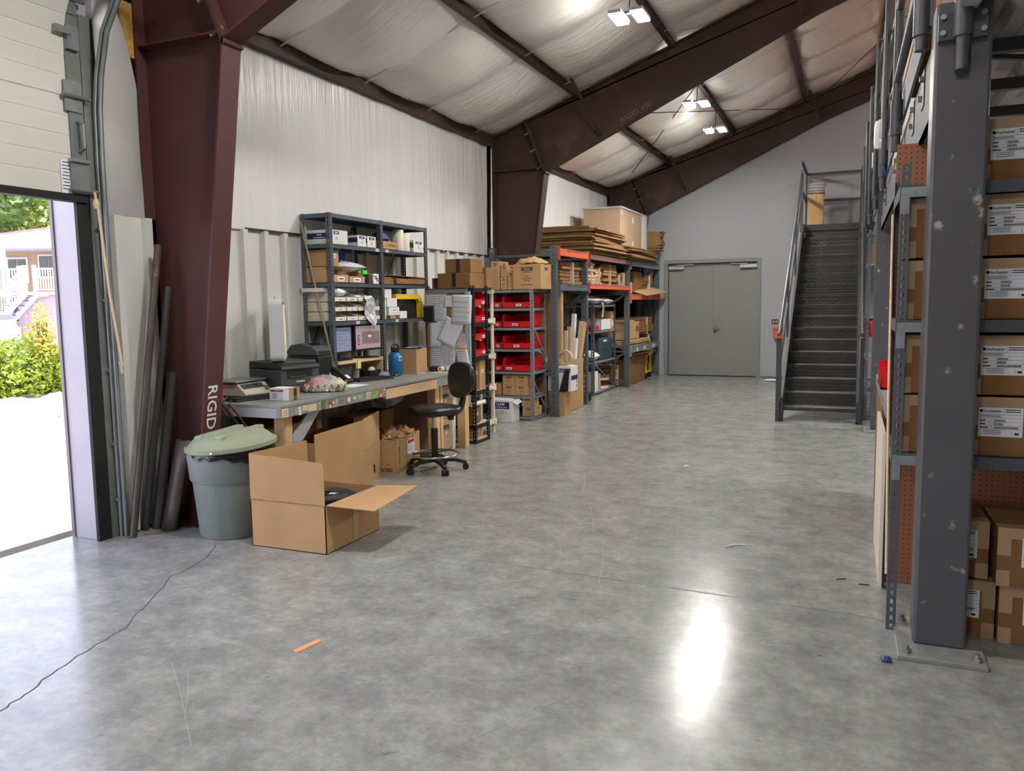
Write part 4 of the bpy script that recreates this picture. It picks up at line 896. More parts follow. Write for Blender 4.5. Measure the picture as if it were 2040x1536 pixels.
for y, lab in ((6.55, 'lime green card beside the poly bags'), (6.66, 'lime green folded card in front of the middle post')):
    M().box(-4.36, y-.03, Z2, -4.33, y+.045, Z2+.13).solo('green_card', GRN, lab, 'card', 'lime green cards')
t = T('printed_packet', 'small printed picture packet beside the middle shelf post', 'packet', (-4.27, 6.71, Z2))
M().box(-4.31, 6.67, Z2, -4.235, 6.76, Z2+.095).out('body', WHT, t)
for k, c in enumerate(((60, 150, 170), (120, 70, 50), (190, 90, 60))): plate('picture', ink(c), t, (-4.2345, 6.70+.02*k, Z2+.07-.02*k), (0, 1, 0), (0, 0, 1), .05, .018, .0008)
M().box(-4.31, 6.59, Z2, -4.24, 6.655, Z2+.09).solo('grey_holder', BLKG, 'small dark grey holder next to the printed packet', 'holder')
def sheets(x0, y0, x1, y1, z, n_, t_, m=CBE):
    q = M(); 
    for k in range(n_):
        dx, dy = random.uniform(-.012, .012), random.uniform(-.015, .015); zz = z+k*t_
        q.box(x0+dx, y0+dy, zz+.0004, x1+dx, y1+dy, zz+t_*.82)
    return q
for k in range(5):
    sheets(-4.48, 6.82, -4.23, 7.02, Z2+.014*k, 1, .013).solo('flat_carton', CBE, ['lowest', 'second', 'third', 'fourth', 'topmost'][k]+' small folded carton right of the middle shelf post', 'folded carton', 'small folded cartons')
t = T('envelope_tray', 'open dark brown tray of envelopes at far end of second shelf', 'tray', (-4.36, 7.35, Z2))
M().box(-4.5, 7.06, Z2, -4.22, 7.66, Z2+.006).box(-4.226, 7.06, Z2, -4.22, 7.66, Z2+.06).box(-4.5, 7.06, Z2, -4.22, 7.066, Z2+.07).box(-4.5, 7.654, Z2, -4.22, 7.66, Z2+.07).out('body', CBD, t)
M().bar((-4.34, 7.04, Z2+.085), (-4.34, 7.665, Z2+.075), .27, .006).out('lid_flap', CBE, t)
# third level: white parts bins, three high
BINW = mat('cream_bin_board', (216, 208, 186), .8, var=.04, vs=4, spec=.2)
names = ['first', 'second', 'third', 'fourth']
for r in range(3):
    for c in range(4 if r < 2 else 3):
        y0 = 6.0+.187*c; z0 = Z3+.088*r
        slot_bin(-4.52, y0, -4.225, y0+.182, z0, .085, 'cream cardboard bin, %s from the near post, %s row over monitors' % (names[c], ('bottom', 'middle', 'upper')[r]), BINW, 'cream parts bins', .45)
        pillow(-4.42, y0+.02, z0+.015, -4.26, y0+.16, z0+.05+.02*(c == 2), r*5+c, 4).solo('small_bag', PLW, 'little clear bag of parts in the %s cream bin of %s row' % (names[c], ('bottom', 'middle', 'upper')[r]), 'bag', 'little bags in the cream bins', smooth=2)
FOIL = mat('silver_film', (214, 214, 218), .16, .35, var=.1, vs=14, bump=.9, bs=24)
def hang(u, v):
    z = Z3+.23-.31*v; w = .07+.045*math.sin(PI*min(1, v*1.1))
    if v > .8: w *= (1-v)/.2
    return (-4.205+.02*noise.noise(Vector((u*5, v*8, 2)))+.012*math.sin(v*9), 6.52+.12*v*.6+(u-.5)*2*w*.8, z)
M().grid(hang, 14, 26).solo('silver_bag', FOIL, 'crumpled silver bag hanging down over the cream bins', 'bag', smooth=2, solid=.002)
pillow(-4.34, 6.0, Z3+.21, -4.215, 6.19, Z3+.305, 21).solo('bubble_bag', FOIL, 'crinkled clear bag on the upper cream bins by near post', 'bag', smooth=2)
pillow(-4.46, 6.12, Z3+.26, -4.28, 6.6, Z3+.325, 23).solo('film_bag', GLS, 'loose clear film lying across upper cream bins', 'bag', smooth=2)
t = T('mailing_sleeve', 'flat white mailing sleeve with lilac end on the cream bins', 'sleeve', (-4.5, 6.0, Z3+.265))
M().box(-4.53, 5.94, Z3+.264, -4.30, 6.08, Z3+.30).out('body', CBW, t); M().box(-4.56, 5.945, Z3+.268, -4.53, 6.075, Z3+.296).out('lilac_end', mat('lilac_print', (140, 134, 168), .6), t)
for k, (x, y, w, d, z, h, lab) in enumerate(((-4.32, 6.86, .17, .13, .21, .09, 'small white box on top of stack right of middle post'), (-4.30, 6.87, .17, .19, .12, .088, 'white box in the middle of stack right of middle post'), (-4.30, 6.90, .17, .2, .035, .083, 'white box with printed label low in the stack'), (-4.29, 6.93, .15, .1, 0, .032, 'thin brown box under the white boxes'), (-4.28, 7.10, .14, .14, 0, .075, 'pale grey box at foot of the black machine'))):
    plain(x-w/2, y, x+w/2-.0, y+d, Z3+z, h, lab, m=CBW if k != 3 else CB, tagl=k == 2, name='small_box', group='small boxes right of middle post')
M().box(-4.25, 6.83, Z3, -4.225, 6.86, Z3+.19).solo('white_sheet_stack', WHT, 'upright white sheets against the middle shelf post', 'paper')
t = T('black_case', 'black machine with yellow frame at the far end of third shelf', 'machine', (-4.35, 7.4, Z3))
M().box(-4.45, 7.05, Z3, -4.30, 7.66, Z3+.235).out('body', BLK, t, bev=.01)
M().box(-4.302, 7.20, Z3+.02, -4.296, 7.36, Z3+.2).out('screen', mat('dark_screen', (36, 38, 42), .2), t)
pts = [(-4.27, 7.10, Z3+.222), (-4.27, 7.56, Z3+.222), (-4.27, 7.61, Z3+.17), (-4.27, 7.61, Z3)]
q = M()
for a, c in zip(pts, pts[1:]): q.bar(a, c, .05, .045, (1, 0, 0))
q.out('yellow_frame', YEL, t)
t = T('wall_keypad', 'black number keypad hung at upper left corner of the pin board', 'keypad', (-4.14, 7.58, 1.305))
M().box(-4.205, 7.572, 1.305, -4.075, 7.588, 1.475).out('case', BLKG, t, bev=.006); q = M()
for i in range(5):
    for j in range(6): q.box(-4.197+.023*i, 7.566, 1.318+.0235*j, -4.180+.023*i, 7.573, 1.334+.0235*j)
o = q.out('key_field', BLK, t); o['kind'] = 'stuff'
# ================================================================ monitors and desk things
t = T('monitor_riser', 'pine plank riser carrying the two monitors', 'riser', (-4.33, 6.3, BZ))
M().box(-4.50, 6.0, .965, -4.20, 6.74, .992).out('board', WOODH, t)
M().box(-4.48, 6.712, BZ, -4.20, 6.738, .965).out('side_panel', WOODH, t); M().box(-4.48, 6.002, BZ, -4.30, 6.027, .965).out('side_panel', WOODH, t)
plate('yellow_note', mat('yellow_note', (214, 210, 120), .7), t, (-4.198, 6.32, .945), (0, 1, -.08), (0, .08, 1), .055, .075, .001)
def monitor(cx, y0, y1, z0, z1, label, scr, inner, rz):
    t = T('monitor', label, 'monitor', (cx, (y0+y1)/2, .993), rz, 'desk monitors')
    R = Matrix.Translation((cx, (y0+y1)/2, 0)) @ Matrix.Rotation(rz, 4, 'Z'); w = (y1-y0)/2
    M().box(-.02, -w, z0, .012, w, z1, R).out('housing', BLK, t, bev=.004)
    s = M().box(.012, -w+.014, z0+.02, .0135, w-.014, z1-.014, R).out('screen', mat('screen_'+label[:9], scr, .3, emit=.22), t)
    if inner:
        M().box(.0135, -w+.11, z0+.065, .014, w-.03, z1-.07, R).out('dialog', mat('screen_dialog', (118, 104, 102), .3, emit=.2), s)
        M().box(.014, -.005, z0+.125, .0146, .045, z0+.147, R).out('button', mat('screen_button', (200, 190, 190), .3, emit=.3), s)
        for k in range(5): M().box(.0135, -w+.035, z0+.06+.02*k, .0142, -w+.075-.01*(k % 2), z0+.068+.02*k, R).out('icon', INK, s)
    else:
        for k in range(5): M().box(.0135, -w+.04, z1-.04-.03*k, .0142, w-.06-.05*(k % 3), z1-.036-.03*k, R).out('text_line', mat('screen_text', (90, 104, 130), .4), s)
    M().box(-.035, -.025, .995, -.02, .025, z0+.06, R).box(-.09, -.10, .9935, .06, .10, 1.003, R).out('stand', BLK, t)
    return t
monitor(-4.28, 5.98, 6.325, 1.055, 1.305, 'grey blue screen monitor behind the near shelf post', (122, 130, 154), 0, .05)
monitor(-4.255, 6.345, 6.765, 1.063, 1.312, 'pinkish screen monitor beside the middle shelf post', (160, 138, 142), 1, -.05)
t = T('desk_phone', 'black desk phone leaning below the monitor riser', 'phone', (-4.16, 5.95, BZ), 0)
M().prism([(-4.30, BZ), (-4.06, BZ), (-4.06, BZ+.03), (-4.22, BZ+.14), (-4.26, BZ+.14)], 'y', 5.86, 6.02).out('base', BLK, t, bev=.005)
M().tube([(-4.06, 5.89, BZ+.05), (-4.12, 5.89, BZ+.10), (-4.23, 5.89, BZ+.165)], .017).out('handset', BLK, t)
plate('card', WHT, t, (-4.095, 5.97, BZ+.062), (0, 1, 0), Vector((-.16, 0, .11)), .05, .05, .001)
M().tube([(-4.25, 5.86, .90), (-4.19, 5.84, .905), (-4.15, 5.82, .87), (-4.13, 5.80, .82)], .007).solo('blue_cable', mat('light_blue_cable', (110, 170, 214), .5), 'light blue cable curling up beside the desk phone', 'cable')
keyboard(-4.06, 6.30, 1.25, 'black keyboard below the monitor riser, papers in front', .40, .17)
def mouse(x, y, m, lab, z=BZ, s=1):
    M().grid(lambda u, v: (x+.03*s*math.cos(u*2*PI)*math.sin(v*PI/2), y+.05*s*math.sin(u*2*PI)*math.sin(v*PI/2), z+.034*s*math.cos(v*PI/2)), 20, 8).solo('mouse', m, lab, 'mouse', smooth=2)
mouse(-4.02, 6.68, BLK, 'black mouse at the far end of the keyboard'); 
t = T('black_stand', 'low black holder with a pale mouse on it under the riser', 'holder', (-4.27, 6.60, BZ)); M().box(-4.33, 6.52, BZ, -4.20, 6.70, BZ+.065).out('body', BLK, t, bev=.01)
mouse(-4.235, 6.58, mat('grey_mouse', (176, 172, 164), .4), 'pale grey mouse perched on low black holder', BZ+.066)
M().lathe([(.03, 0), (.036, .005), (.04, .085), (.037, .085), (.033, .01), (.0, .008)], (-4.30, 6.40, BZ), 20).solo('grey_cup', mat('grey_cup', (126, 124, 116), .6), 'grey cup of pens under the riser', 'cup', smooth=True)
for k, (x, y, lab) in enumerate(((-3.93, 5.80, 'white sheet of paper lying beside the egg tray bag'), (-4.02, 5.72, 'white sheet partly under the egg tray bag'))):
    M().box(x-.09, y-.11, BZ+.0006+.001*k, x+.09, y+.13, BZ+.0013+.001*k).solo('paper_sheet', WHT, lab, 'paper')
M().box(-4.2, 6.12, BZ, -4.12, 6.3, BZ+.012).solo('notebook', mat('blue_notebook', (40, 54, 100), .6), 'blue notebook behind the lower keyboard', 'notebook')
M().box(-4.25, 6.42, BZ+.0, -4.17, 6.52, BZ+.009).solo('gold_pad', mat('tan_pad', (178, 160, 104), .6), 'tan note pad in front of the pen cup', 'note pad')
t = T('blue_jug', 'blue insulated jug with black lid beside the cardboard box', 'jug', (-4.10, 6.80, BZ))
M().lathe([(.064, 0), (.068, .006), (.068, .185), (.055, .215), (.035, .228)], (-4.10, 6.80, BZ), 32).out('body', mat('blue_metal', (30, 104, 158), .32, .3), t, smooth=True)
M().lathe([(.036, .225), (.04, .23), (.04, .262), (.03, .27)], (-4.10, 6.80, BZ), 20).tube([(-4.10, 6.76, BZ+.25), (-4.10, 6.735, BZ+.275), (-4.10, 6.77, BZ+.30), (-4.10, 6.83, BZ+.30), (-4.10, 6.865, BZ+.275), (-4.10, 6.84, BZ+.25)], .009).out('lid', BLK, t, smooth=True)
s = plate('emblem', WHT, t, (-4.034, 6.78, BZ+.165), (.28, 1, 0), (0, 0, 1), .04, .045, .003); plate('emblem_centre', mat('emblem_blue', (60, 96, 130), .5), s, (-4.030, 6.78, BZ+.165), (.28, 1, 0), (0, 0, 1), .026, .03, .001)
t = T('cardboard_box', 'open cardboard box with printed leaflets on top beside blue jug', 'box', (-4.02, 7.08, BZ), .12)
R = Matrix.Translation((-4.06, 7.07, BZ)) @ Matrix.Rotation(.12, 4, 'Z')
M().box(-.10, -.14, 0, .10, .14, .245, R).out('body', CB, t, bev=.003)
for k in range(4): M().box(-.09+.03*k, -.13, .247+.006*k, .04+.02*k, .10-.02*k, .252+.006*k, R @ Matrix.Rotation(.2*k-.3, 4, 'Z')).solo('leaflet', ink(((90, 84, 120), (70, 74, 110), (196, 190, 196), (110, 104, 140))[k]), ['lowest', 'second', 'third', 'topmost'][k]+' printed leaflet on the open cardboard box', 'leaflet', 'printed leaflets')
def roll(x, y, z, r, w, m, lab, ax='z', hole=.5, cat='tape roll', name='tape_roll'):
    d = {'z': Vector((0, 0, 1)), 'y': Vector((0, 1, 0)), 'x': Vector((1, 0, 0))}[ax]
    u = d.orthogonal().normalized(); v = d.cross(u); c = Vector((x, y, z)); q = M(); n_ = 28
    for rr_, hh in ((r, 0), (r, w), (r*hole, w), (r*hole, 0)):
        for i in range(n_): a = 2*PI*i/n_; q.v.append(c+u*rr_*math.cos(a)+v*rr_*math.sin(a)+d*hh)
    for j in range(4):
        for i in range(n_): q.f.append([j*n_+i, j*n_+(i+1) % n_, ((j+1) % 4)*n_+(i+1) % n_, ((j+1) % 4)*n_+i])
    return q.solo(name, m, lab, cat, smooth=True)
roll(-3.93, 7.27, BZ, .045, .05, BLK, 'black tape roll beside the cardboard box')
roll(-3.845, 7.24, BZ+.026, .026, .06, mat('cream_tape', (216, 208, 160), .5), 'cream roll lying in front of the black tape roll', 'y')
roll(-3.99, 7.40, BZ, .055, .045, mat('blue_tape', (70, 88, 150), .5), 'blue tape roll behind the cream roll')
M().tube([(-3.80, 7.34, BZ+.03), (-3.86, 7.42, BZ+.03), (-3.95, 7.48, BZ+.03)], .028, 14).solo('bubble_tube', FOIL, 'silver crinkled roll near the end of bench', 'roll', smooth=True)
M().box(-3.93, 6.87, BZ, -3.895, 7.05, BZ+.016).solo('grey_cutter', mat('cutter_grey', (158, 160, 160), .4), 'grey cutter bar in front of the cardboard box', 'cutter')
M().box(-3.90, 7.07, BZ, -3.74, 7.24, BZ+.002).solo('pink_sheet', mat('pink_sheet', (188, 160, 148), .7), 'pinkish sheet lying near the bench edge', 'paper')
M().prism([(6.50, BZ), (6.64, BZ), (6.64, BZ+.03), (6.62, BZ+.05), (6.54, BZ+.045)], 'x', -4.12, -4.07).solo('stapler', mat('stapler_grey', (140, 142, 146), .35), 'grey stapler between keyboard and blue jug', 'stapler', bev=.004)
# ================================================================ pin board rack, bins, grey rack
def ordn(k): return ['lowest', 'second', 'third', 'fourth', 'fifth', 'sixth', 'seventh', 'eighth', 'ninth', 'tenth', 'eleventh', 'twelfth', 'thirteenth', 'fourteenth', 'fifteenth', 'sixteenth'][k]
br = T('boltless_rack', 'narrow black boltless rack at the end of bench holding red bins', 'rack', (-4.04, 7.81, 0))
RX0, RX1, RY0, RY1 = -4.185, -3.635, 7.63, 7.985
for x, sx in ((RX1, -1), (RX0, 1)):
    for y, sy in ((RY0, 1), (RY1, -1)): angle_post(br, x, y, 0, 1.68, sx, sy, w=.036, m=STK, hole=(.012, .022), pitch=.038)
RZ = (1.655, 1.29, .93, .565, .20)
for z in RZ:
    for y in (RY0+.004, RY1-.02): M().box(RX0, y, z-.04, RX1, y+.016, z).out('beam', STK, br)
    for x in (RX0, RX1-.02): M().box(x, RY0+.004, z-.042, x+.02, RY1-.004, z-.024).box(x+.004, RY0+.004, z-.024, x+.014, RY1-.004, z).out('beam', STK, br)
    M().box(RX0+.02, RY0+.02, z-.012, RX1-.02, RY1-.02, z+.002).out('deck_board', WOODP, br)
M().box(RX0, RY0+.02, .03, RX1-.02, RY1-.02, .05).out('deck_board', WOODP, br); M().box(RX1-.02, RY0, .0, RX1, RY1, .03).out('beam', STK, br)
pb = T('pin_board', 'cork pin board in pale blue frame covered with paper sheets', 'pin board', (-4.05, 7.60, BZ))
M().box(-4.175, 7.605, BZ+.005, -3.70, 7.62, 1.60).out('cork', mat('cork', (150, 112, 70), .9, var=.1, vs=40), pb)
PBF = mat('pale_blue_frame', (160, 176, 186), .45)
M().box(-3.72, 7.595, BZ, -3.665, 7.622, 1.62).out('frame', PBF, pb); M().box(-4.175, 7.59, 1.605, -3.70, 7.622, 1.645).out('frame', STL, pb)
def paper(cx, cz, w, h, rot, label, c=(214, 216, 224), lines=0, k=0, draw=False):
    ex = Vector((math.cos(rot), 0, math.sin(rot))); ez = Vector((-math.sin(rot), 0, math.cos(rot))); y = 7.603-.0022*k
    def f(u, v): p = Vector((cx, y, cz))+ex*(u-.5)*w+ez*(v-.5)*h; p.y -= .012*(1-v)**2*(1 if k % 2 else .4)+.003*math.sin(u*PI); return p
    t = T('paper_sheet', label, 'paper', (cx, y, cz-h/2), 0, 'papers on the pin board')
    M().grid(f, 6, 8).out('sheet', mat('paper_%d_%d_%d' % c, c, .7, spec=.2), t, smooth=2, solid=.0006)
    q = M(); nl = lines
    for i in range(nl):
        v = .92-.84*i/max(1, nl-1); u0, u1 = .08, .92-(random.random()*.3 if not draw else .1*(i % 3))
        for s in range(6):
            a = u0+(u1-u0)*s/6; b_ = u0+(u1-u0)*(s+(.8 if not draw else 1))/6
            q.quad(*[f(uu, vv)-Vector((0, .0012, 0)) for uu, vv in ((a, v-.006), (b_, v-.006), (b_, v+.006), (a, v+.006))])
    if draw:
        for i in range(7):
            u = .12+.11*i
            if i % 2: 
                for v0 in (.15, .45, .68): q.quad(*[f(uu, vv)-Vector((0, .0012, 0)) for uu, vv in ((u, v0), (u+.006, v0), (u+.006, v0+.16), (u, v0+.16))])
    if q.f: q.out('printed_lines', mat('pale_ink', (96, 96, 104), .7), t)
    return t
paper(-4.07, 1.465, .26, .30, 0, 'lined chart with yellow stripe at top left of pin board', lines=12, k=0, draw=True)
paper(-3.855, 1.225, .2, .1, .05, 'small teal sheet under the big drawing', (130, 176, 186), 3, 0)
paper(-4.08, 1.165, .13, .26, .02, 'plain sheet hanging below the number keypad', k=1)
paper(-4.0, 1.2, .14, .28, -.02, 'typed sheet half hidden behind the slanted blank sheet', lines=8, k=0)
paper(-3.90, 1.52, .13, .12, -.04, 'small white note between the chart and the drawing', (222, 222, 222), k=2)
paper(-3.76, 1.43, .235, .31, -.05, 'large technical drawing at the top right of the pin board', lines=6, k=4, draw=True)
paper(-3.90, 1.195, .22, .28, -.46, 'blank sheet pinned askew in the middle of pin board', (222, 224, 232), k=3)
paper(-3.765, 1.10, .12, .17, -.05, 'pink handwritten note near the right edge of pin board', (206, 176, 176), 2, 1)
paper(-3.765, 1.035, .085, .085, .12, 'yellow sticky note over the pink note', (214, 206, 80), k=3)
paper(-4.07, .955, .15, .29, -.02, 'typed instruction sheet low on left of pin board', lines=12, k=1, draw=True)
paper(-3.945, .945, .20, .30, -.12, 'dense printed drawing low in the middle of pin board', lines=14, k=2, draw=True)
paper(-3.76, .94, .14, .28, .22, 'printed sheet hanging askew at lower right of pin board', lines=9, k=3)
def red_bin(x, y, z, w, d, h, rz, label, group, fill=.5, tagx=0):
    """stackable plastic bin; local front faces -y"""
    t = T('parts_bin', label, 'bin', (x, y, z), rz, group)
    R = Matrix.Translation((x, y, z)) @ Matrix.Rotation(rz, 4, 'Z'); th = .004
    sd = [(-d/2, 0), (d/2, 0), (d/2, h), (-d/2+d*.28, h), (-d/2+d*.1, h*.95), (-d/2, h*.42)]
    q = M()
    for s in (-1, 1): q.prism(sd, 'x', s*(w/2-th/2)-th/2, s*(w/2-th/2)+th/2)
    q.box(-w/2, -d/2, 0, w/2, d/2, th).box(-w/2, d/2-th, 0, w/2, d/2, h).box(-w/2, -d/2, 0, w/2, -d/2+th, h*.42)
    q.box(-w/2-.004, -d/2-.004, h*.38, w/2+.004, -d/2+th, h*.43).box(-w/2-.006, -d/2+d*.28, h-.01, -w/2+th, d/2, h+.003).box(w/2-th, -d/2+d*.28, h-.01, w/2+.006, d/2, h+.003)
    for k in range(3): q.box(w/2-.001, -d/2+d*.3, h*(.25+.25*k)-.006, w/2+.005, d/2, h*(.25+.25*k)+.006)
    q.v = [R @ v for v in q.v]; q.out('shell', REDP, t)
    s = plate('label', WHT, t, R @ Vector((tagx*w, -d/2-.0042, h*.21)), R.to_3x3() @ Vector((1, 0, 0)), (0, 0, 1), min(.075, w*.3), .03, .001)
    plate('print_line', INK, s, R @ Vector((tagx*w, -d/2-.0054, h*.21)), R.to_3x3() @ Vector((1, 0, 0)), (0, 0, 1), min(.05, w*.2), .009, .0006)
    q = M()
    def hf(u, v): return R @ Vector(((u-.5)*(w-.012), (v-.5)*(d-.012), h*(.12+fill*(.25+.55*v))+.012*noise.noise(Vector((u*9+x*50, v*9, z*40)))))
    q.grid(hf, 18, 18)
    for k in range(int(26*w/.38)):
        u, v = random.random()*.9+.05, random.random()*.9+.05; p = hf(u, v); dv = Vector((random.uniform(-1, 1), random.uniform(-1, 1), random.uniform(-.3, 1))).normalized()*.02
        q.cyl(p-dv*.6, p+dv, .010, n=6)
    o = q.out('small_parts', REDD, t); o['kind'] = 'stuff'
    return t
for k, (z, lab) in enumerate(((1.295, 'lower red bin on the upper level of black rack'), (1.47, 'upper red bin just under the top of black rack'), (.935, 'lower red bin on the middle level of black rack'), (1.105, 'upper red bin on the middle level of black rack'))):
    red_bin(-3.80, 7.81, z, .27, .30, .155, PI/2, lab, 'red bins in the black rack', .5, .3)
for k, (x0, x1, y0, y1, z, h, m, lab) in enumerate(((-4.0, -3.67, 7.66, 7.80, .57, .30, CBD, 'left brown carton standing upright in the black rack'), (-4.0, -3.665, 7.81, 7.965, .57, .31, CB, 'right brown carton with white label in the black rack'), (-4.0, -3.67, 7.665, 7.86, .053, .125, CB, 'brown box at the floor level of black rack'), (-4.0, -3.68, 7.66, 7.84, .25, .20, CBD, 'brown box under white roll in the black rack'))):
    plain(x0, y0, x1, y1, z if k != 3 else .2045, h if k != 3 else .17, lab, m, group='cartons in the black rack')
M().cyl((-3.69, 7.66, .42), (-3.69, 7.97, .42), .028).solo('white_roll', WHTP, 'white roll lying on the box in the black rack', 'roll', smooth=True)
# cartons on top of the rack
carton(-4.07, 7.66, 1.66, .385, .42, .155, 'long brown carton with dark tape on the black rack top', m=CBD, tape=False, name='cardboard_box')
carton(-3.985, 7.68, 1.818, .30, .30, .145, 'smaller brown carton stacked on long carton above pin board', m=CBD, tape=False, name='cardboard_box')
carton(-4.18, 7.74, 1.66, .10, .2, .11, 'small brown carton at left end of the black rack top', m=CBD, tape=False, name='cardboard_box')
TPD = mat('dark_print_tape', (44, 36, 60), .4, var=.5, vs=40)
for o in [o for o in C.objects if o.get('label', '').startswith(('long brown carton', 'smaller brown carton', 'small brown carton at'))]:
    b_ = [c for c in o.children if c.name.startswith('body')][0]; zs = [v.co.z for v in b_.data.vertices]; ys = [v.co.y for v in b_.data.vertices]; hh = max(zs)
    q = M().box(-.02, min(ys)-.0012, .002, .025, min(ys), hh-.002); q.out('printed_tape', TPD, o, w=False)
plain(-3.90, 8.02, -3.66, 8.35, 1.66, .22, 'brown carton with plain top behind the long carton', CBD, False)
bs = T('plastic_shelving', 'beige plastic shelving unit squeezed between black rack and grey rack', 'shelving unit', (-4.08, 8.3, 0))
for z in (.13, .53, .89, 1.29, 1.62): M().box(-4.42, 8.03, z-.02, -3.745, 8.42, z+.02).out('shelf', BEIGE, bs, bev=.004)
for x in (-4.40, -3.79):
    for y in (8.045, 8.39):
        M().cyl((x+.02, y, 0), (x+.02, y, 1.62), .02, n=14).out('post', BEIGE, bs, smooth=True)
        for z in (.13, .53, .89, 1.29): M().box(x-.012, y-.03, z-.035, x+.052, y+.032, z+.035).out('socket', BEIGE, bs, bev=.006)
gr = T('open_rack', 'light grey five level rack with wide red bins facing aisle', 'rack', (-4.1, 9.64, 0))
GX0, GX1, GY0, GY1 = -4.52, -3.665, 9.41, 9.87
for x, sx in ((GX1, -1), (GX0, 1)):
    for y, sy in ((GY0, 1), (GY1, -1)): angle_post(gr, x, y, 0, 1.66, sx, sy, w=.04, m=STL, hole=(.01, .02), pitch=.04)
GZ = (1.655, 1.425, 1.18, .907, .62, .31, .045)
for z in GZ: M().box(GX0, GY0+.003, z-.034, GX1, GY0+.006, z).box(GX0, GY0+.003, z-.004, GX1, GY1-.003, z).box(GX1-.003, GY0, z-.034, GX1, GY1, z).out('shelf', STL, gr)
M().bar((GX1-.002, GY0+.02, .5), (GX1-.002, GY1-.02, .1), .02, .003, (1, 0, 0)).bar((GX1-.002, GY0+.02, 1.2), (GX1-.002, GY1-.02, .8), .02, .003, (1, 0, 0)).out('side_brace', STL, gr)
lv = ['top', 'second', 'third', 'fourth']
for k, z in enumerate((1.428, 1.183, .91, .623)):
    hb = (.165, .17, .17, .175)[k]
    red_bin(-3.895, 9.62, z, .375, .40, hb, 0, 'wide red bin of small parts on the %s level of grey rack' % lv[k], 'wide red bins', (.35, .12, .62, .75)[k], (.1, -.05, 0, -.28)[k])
    red_bin(-4.155, 9.62, z, .13, .40, hb, 0, 'narrow red bin left of wide bin on the %s level of grey rack' % lv[k], 'narrow red bins', .6, 0)
def kraft(x0, y0, x1, y1, z, h, label, group=None, m=CB, sc=1, name='kraft_box', top=True):
    t = T(name, label, 'box', ((x0+x1)/2, (y0+y1)/2, z), 0, group); w = x1-x0; cx_ = (x0+x1)/2
    M().box(x0, y0, z, x1, y1, z+h).out('body', m, t, bev=.003)
    s = plate('print_block', mat('plum_print', (70, 56, 70), .7), t, (cx_, y0, z+h*.80), (1, 0, 0), (0, 0, 1), w*.42, h*.14, .001)
    txt('ULINE', h*.1, m, s, (cx_, y0-.0016, z+h*.765), (1, 0, 0), (0, 0, 1), bold=.02)
    q = M()
    for k, (ww, zz) in enumerate(((.3, .66), (.16, .5), (.36, .4), (.2, .32), (.4, .16))): q.box(cx_-w*ww/2, y0-.0008, z+h*zz, cx_+w*ww/2, y0, z+h*(zz+.035))
    q.out('print', mat('brown_print', (104, 78, 56), .8), t)
    s = plate('print_block', mat('plum_print', (70, 56, 70), .7), t, (x1, (y0+y1)/2, z+h*.8), (0, 1, 0), (0, 0, 1), (y1-y0)*.3, h*.13, .001)
    return t
g_ = 'kraft boxes in the grey rack'
for x, z, lab in ((-4.215, .313, 'left kraft box on the level below red bins'), (-4.02, .313, 'middle bottom kraft box on the level below red bins'), (-3.845, .313, 'right bottom kraft box on the level below red bins'), (-4.02, .443, 'middle top kraft box on the level below red bins'), (-3.845, .443, 'right top kraft box on the level below red bins')):
    kraft(x-.0855, 9.44, x+.0855, 9.70, z, .15 if x < -4.2 else .127, lab, g_)
kraft(-3.83, 9.43, -3.675, 9.72, .048, .118, 'lower kraft box on the bottom level of grey rack', g_); kraft(-3.84, 9.43, -3.69, 9.66, .168, .118, 'upper kraft box on the bottom level of grey rack', g_)
g2 = 'printed cartons on the grey rack'
kraft(-3.93, 9.42, -3.555, 9.80, 1.658, .315, 'biggest printed carton on top of the grey rack', g2)
kraft(-4.25, 9.45, -4.13, 9.75, 1.658, .17, 'lower printed carton at left end of grey rack top', g2); kraft(-4.25, 9.45, -4.13, 9.75, 1.83, .19, 'upper printed carton at left end of grey rack top', g2)
kraft(-4.115, 9.45, -4.03, 9.75, 1.658, .16, 'small printed carton left of the biggest carton', g2); kraft(-4.02, 9.46, -3.94, 9.75, 1.658, .24, 'slim printed carton touching the biggest carton', g2); kraft(-4.115, 9.46, -4.025, 9.75, 1.822, .15, 'small printed carton stacked beside the slim carton', g2)
def crump(x0, x1, y0, y1, z, h, seed, top):
    def f(u, v):
        a = u*2*PI; r = v; cxx, cyy = (x0+x1)/2, (y0+y1)/2
        ww = (x1-x0)/2*(1+.12*noise.noise(Vector((math.cos(a)*2, math.sin(a)*2, seed)))); dd = (y1-y0)/2
        return (cxx+ww*r*math.cos(a), cyy+dd*r*math.sin(a), z+h*max(0, 1-r**3)*(.75+.5*noise.noise(Vector((3*r*math.cos(a), 3*r*math.sin(a), seed))))+top*r**6*abs(noise.noise(Vector((a*2, 0, seed)))))
    return M().grid(f, 40, 10)
crump(-3.95, -3.53, 9.40, 9.80, 1.977, .10, 5, .05).solo('kraft_paper', mat('kraft_paper', (176, 138, 96), .85, var=.12, vs=9, bump=.4, bs=14), 'crumpled kraft paper bulging over the biggest carton', 'kraft paper', smooth=2)
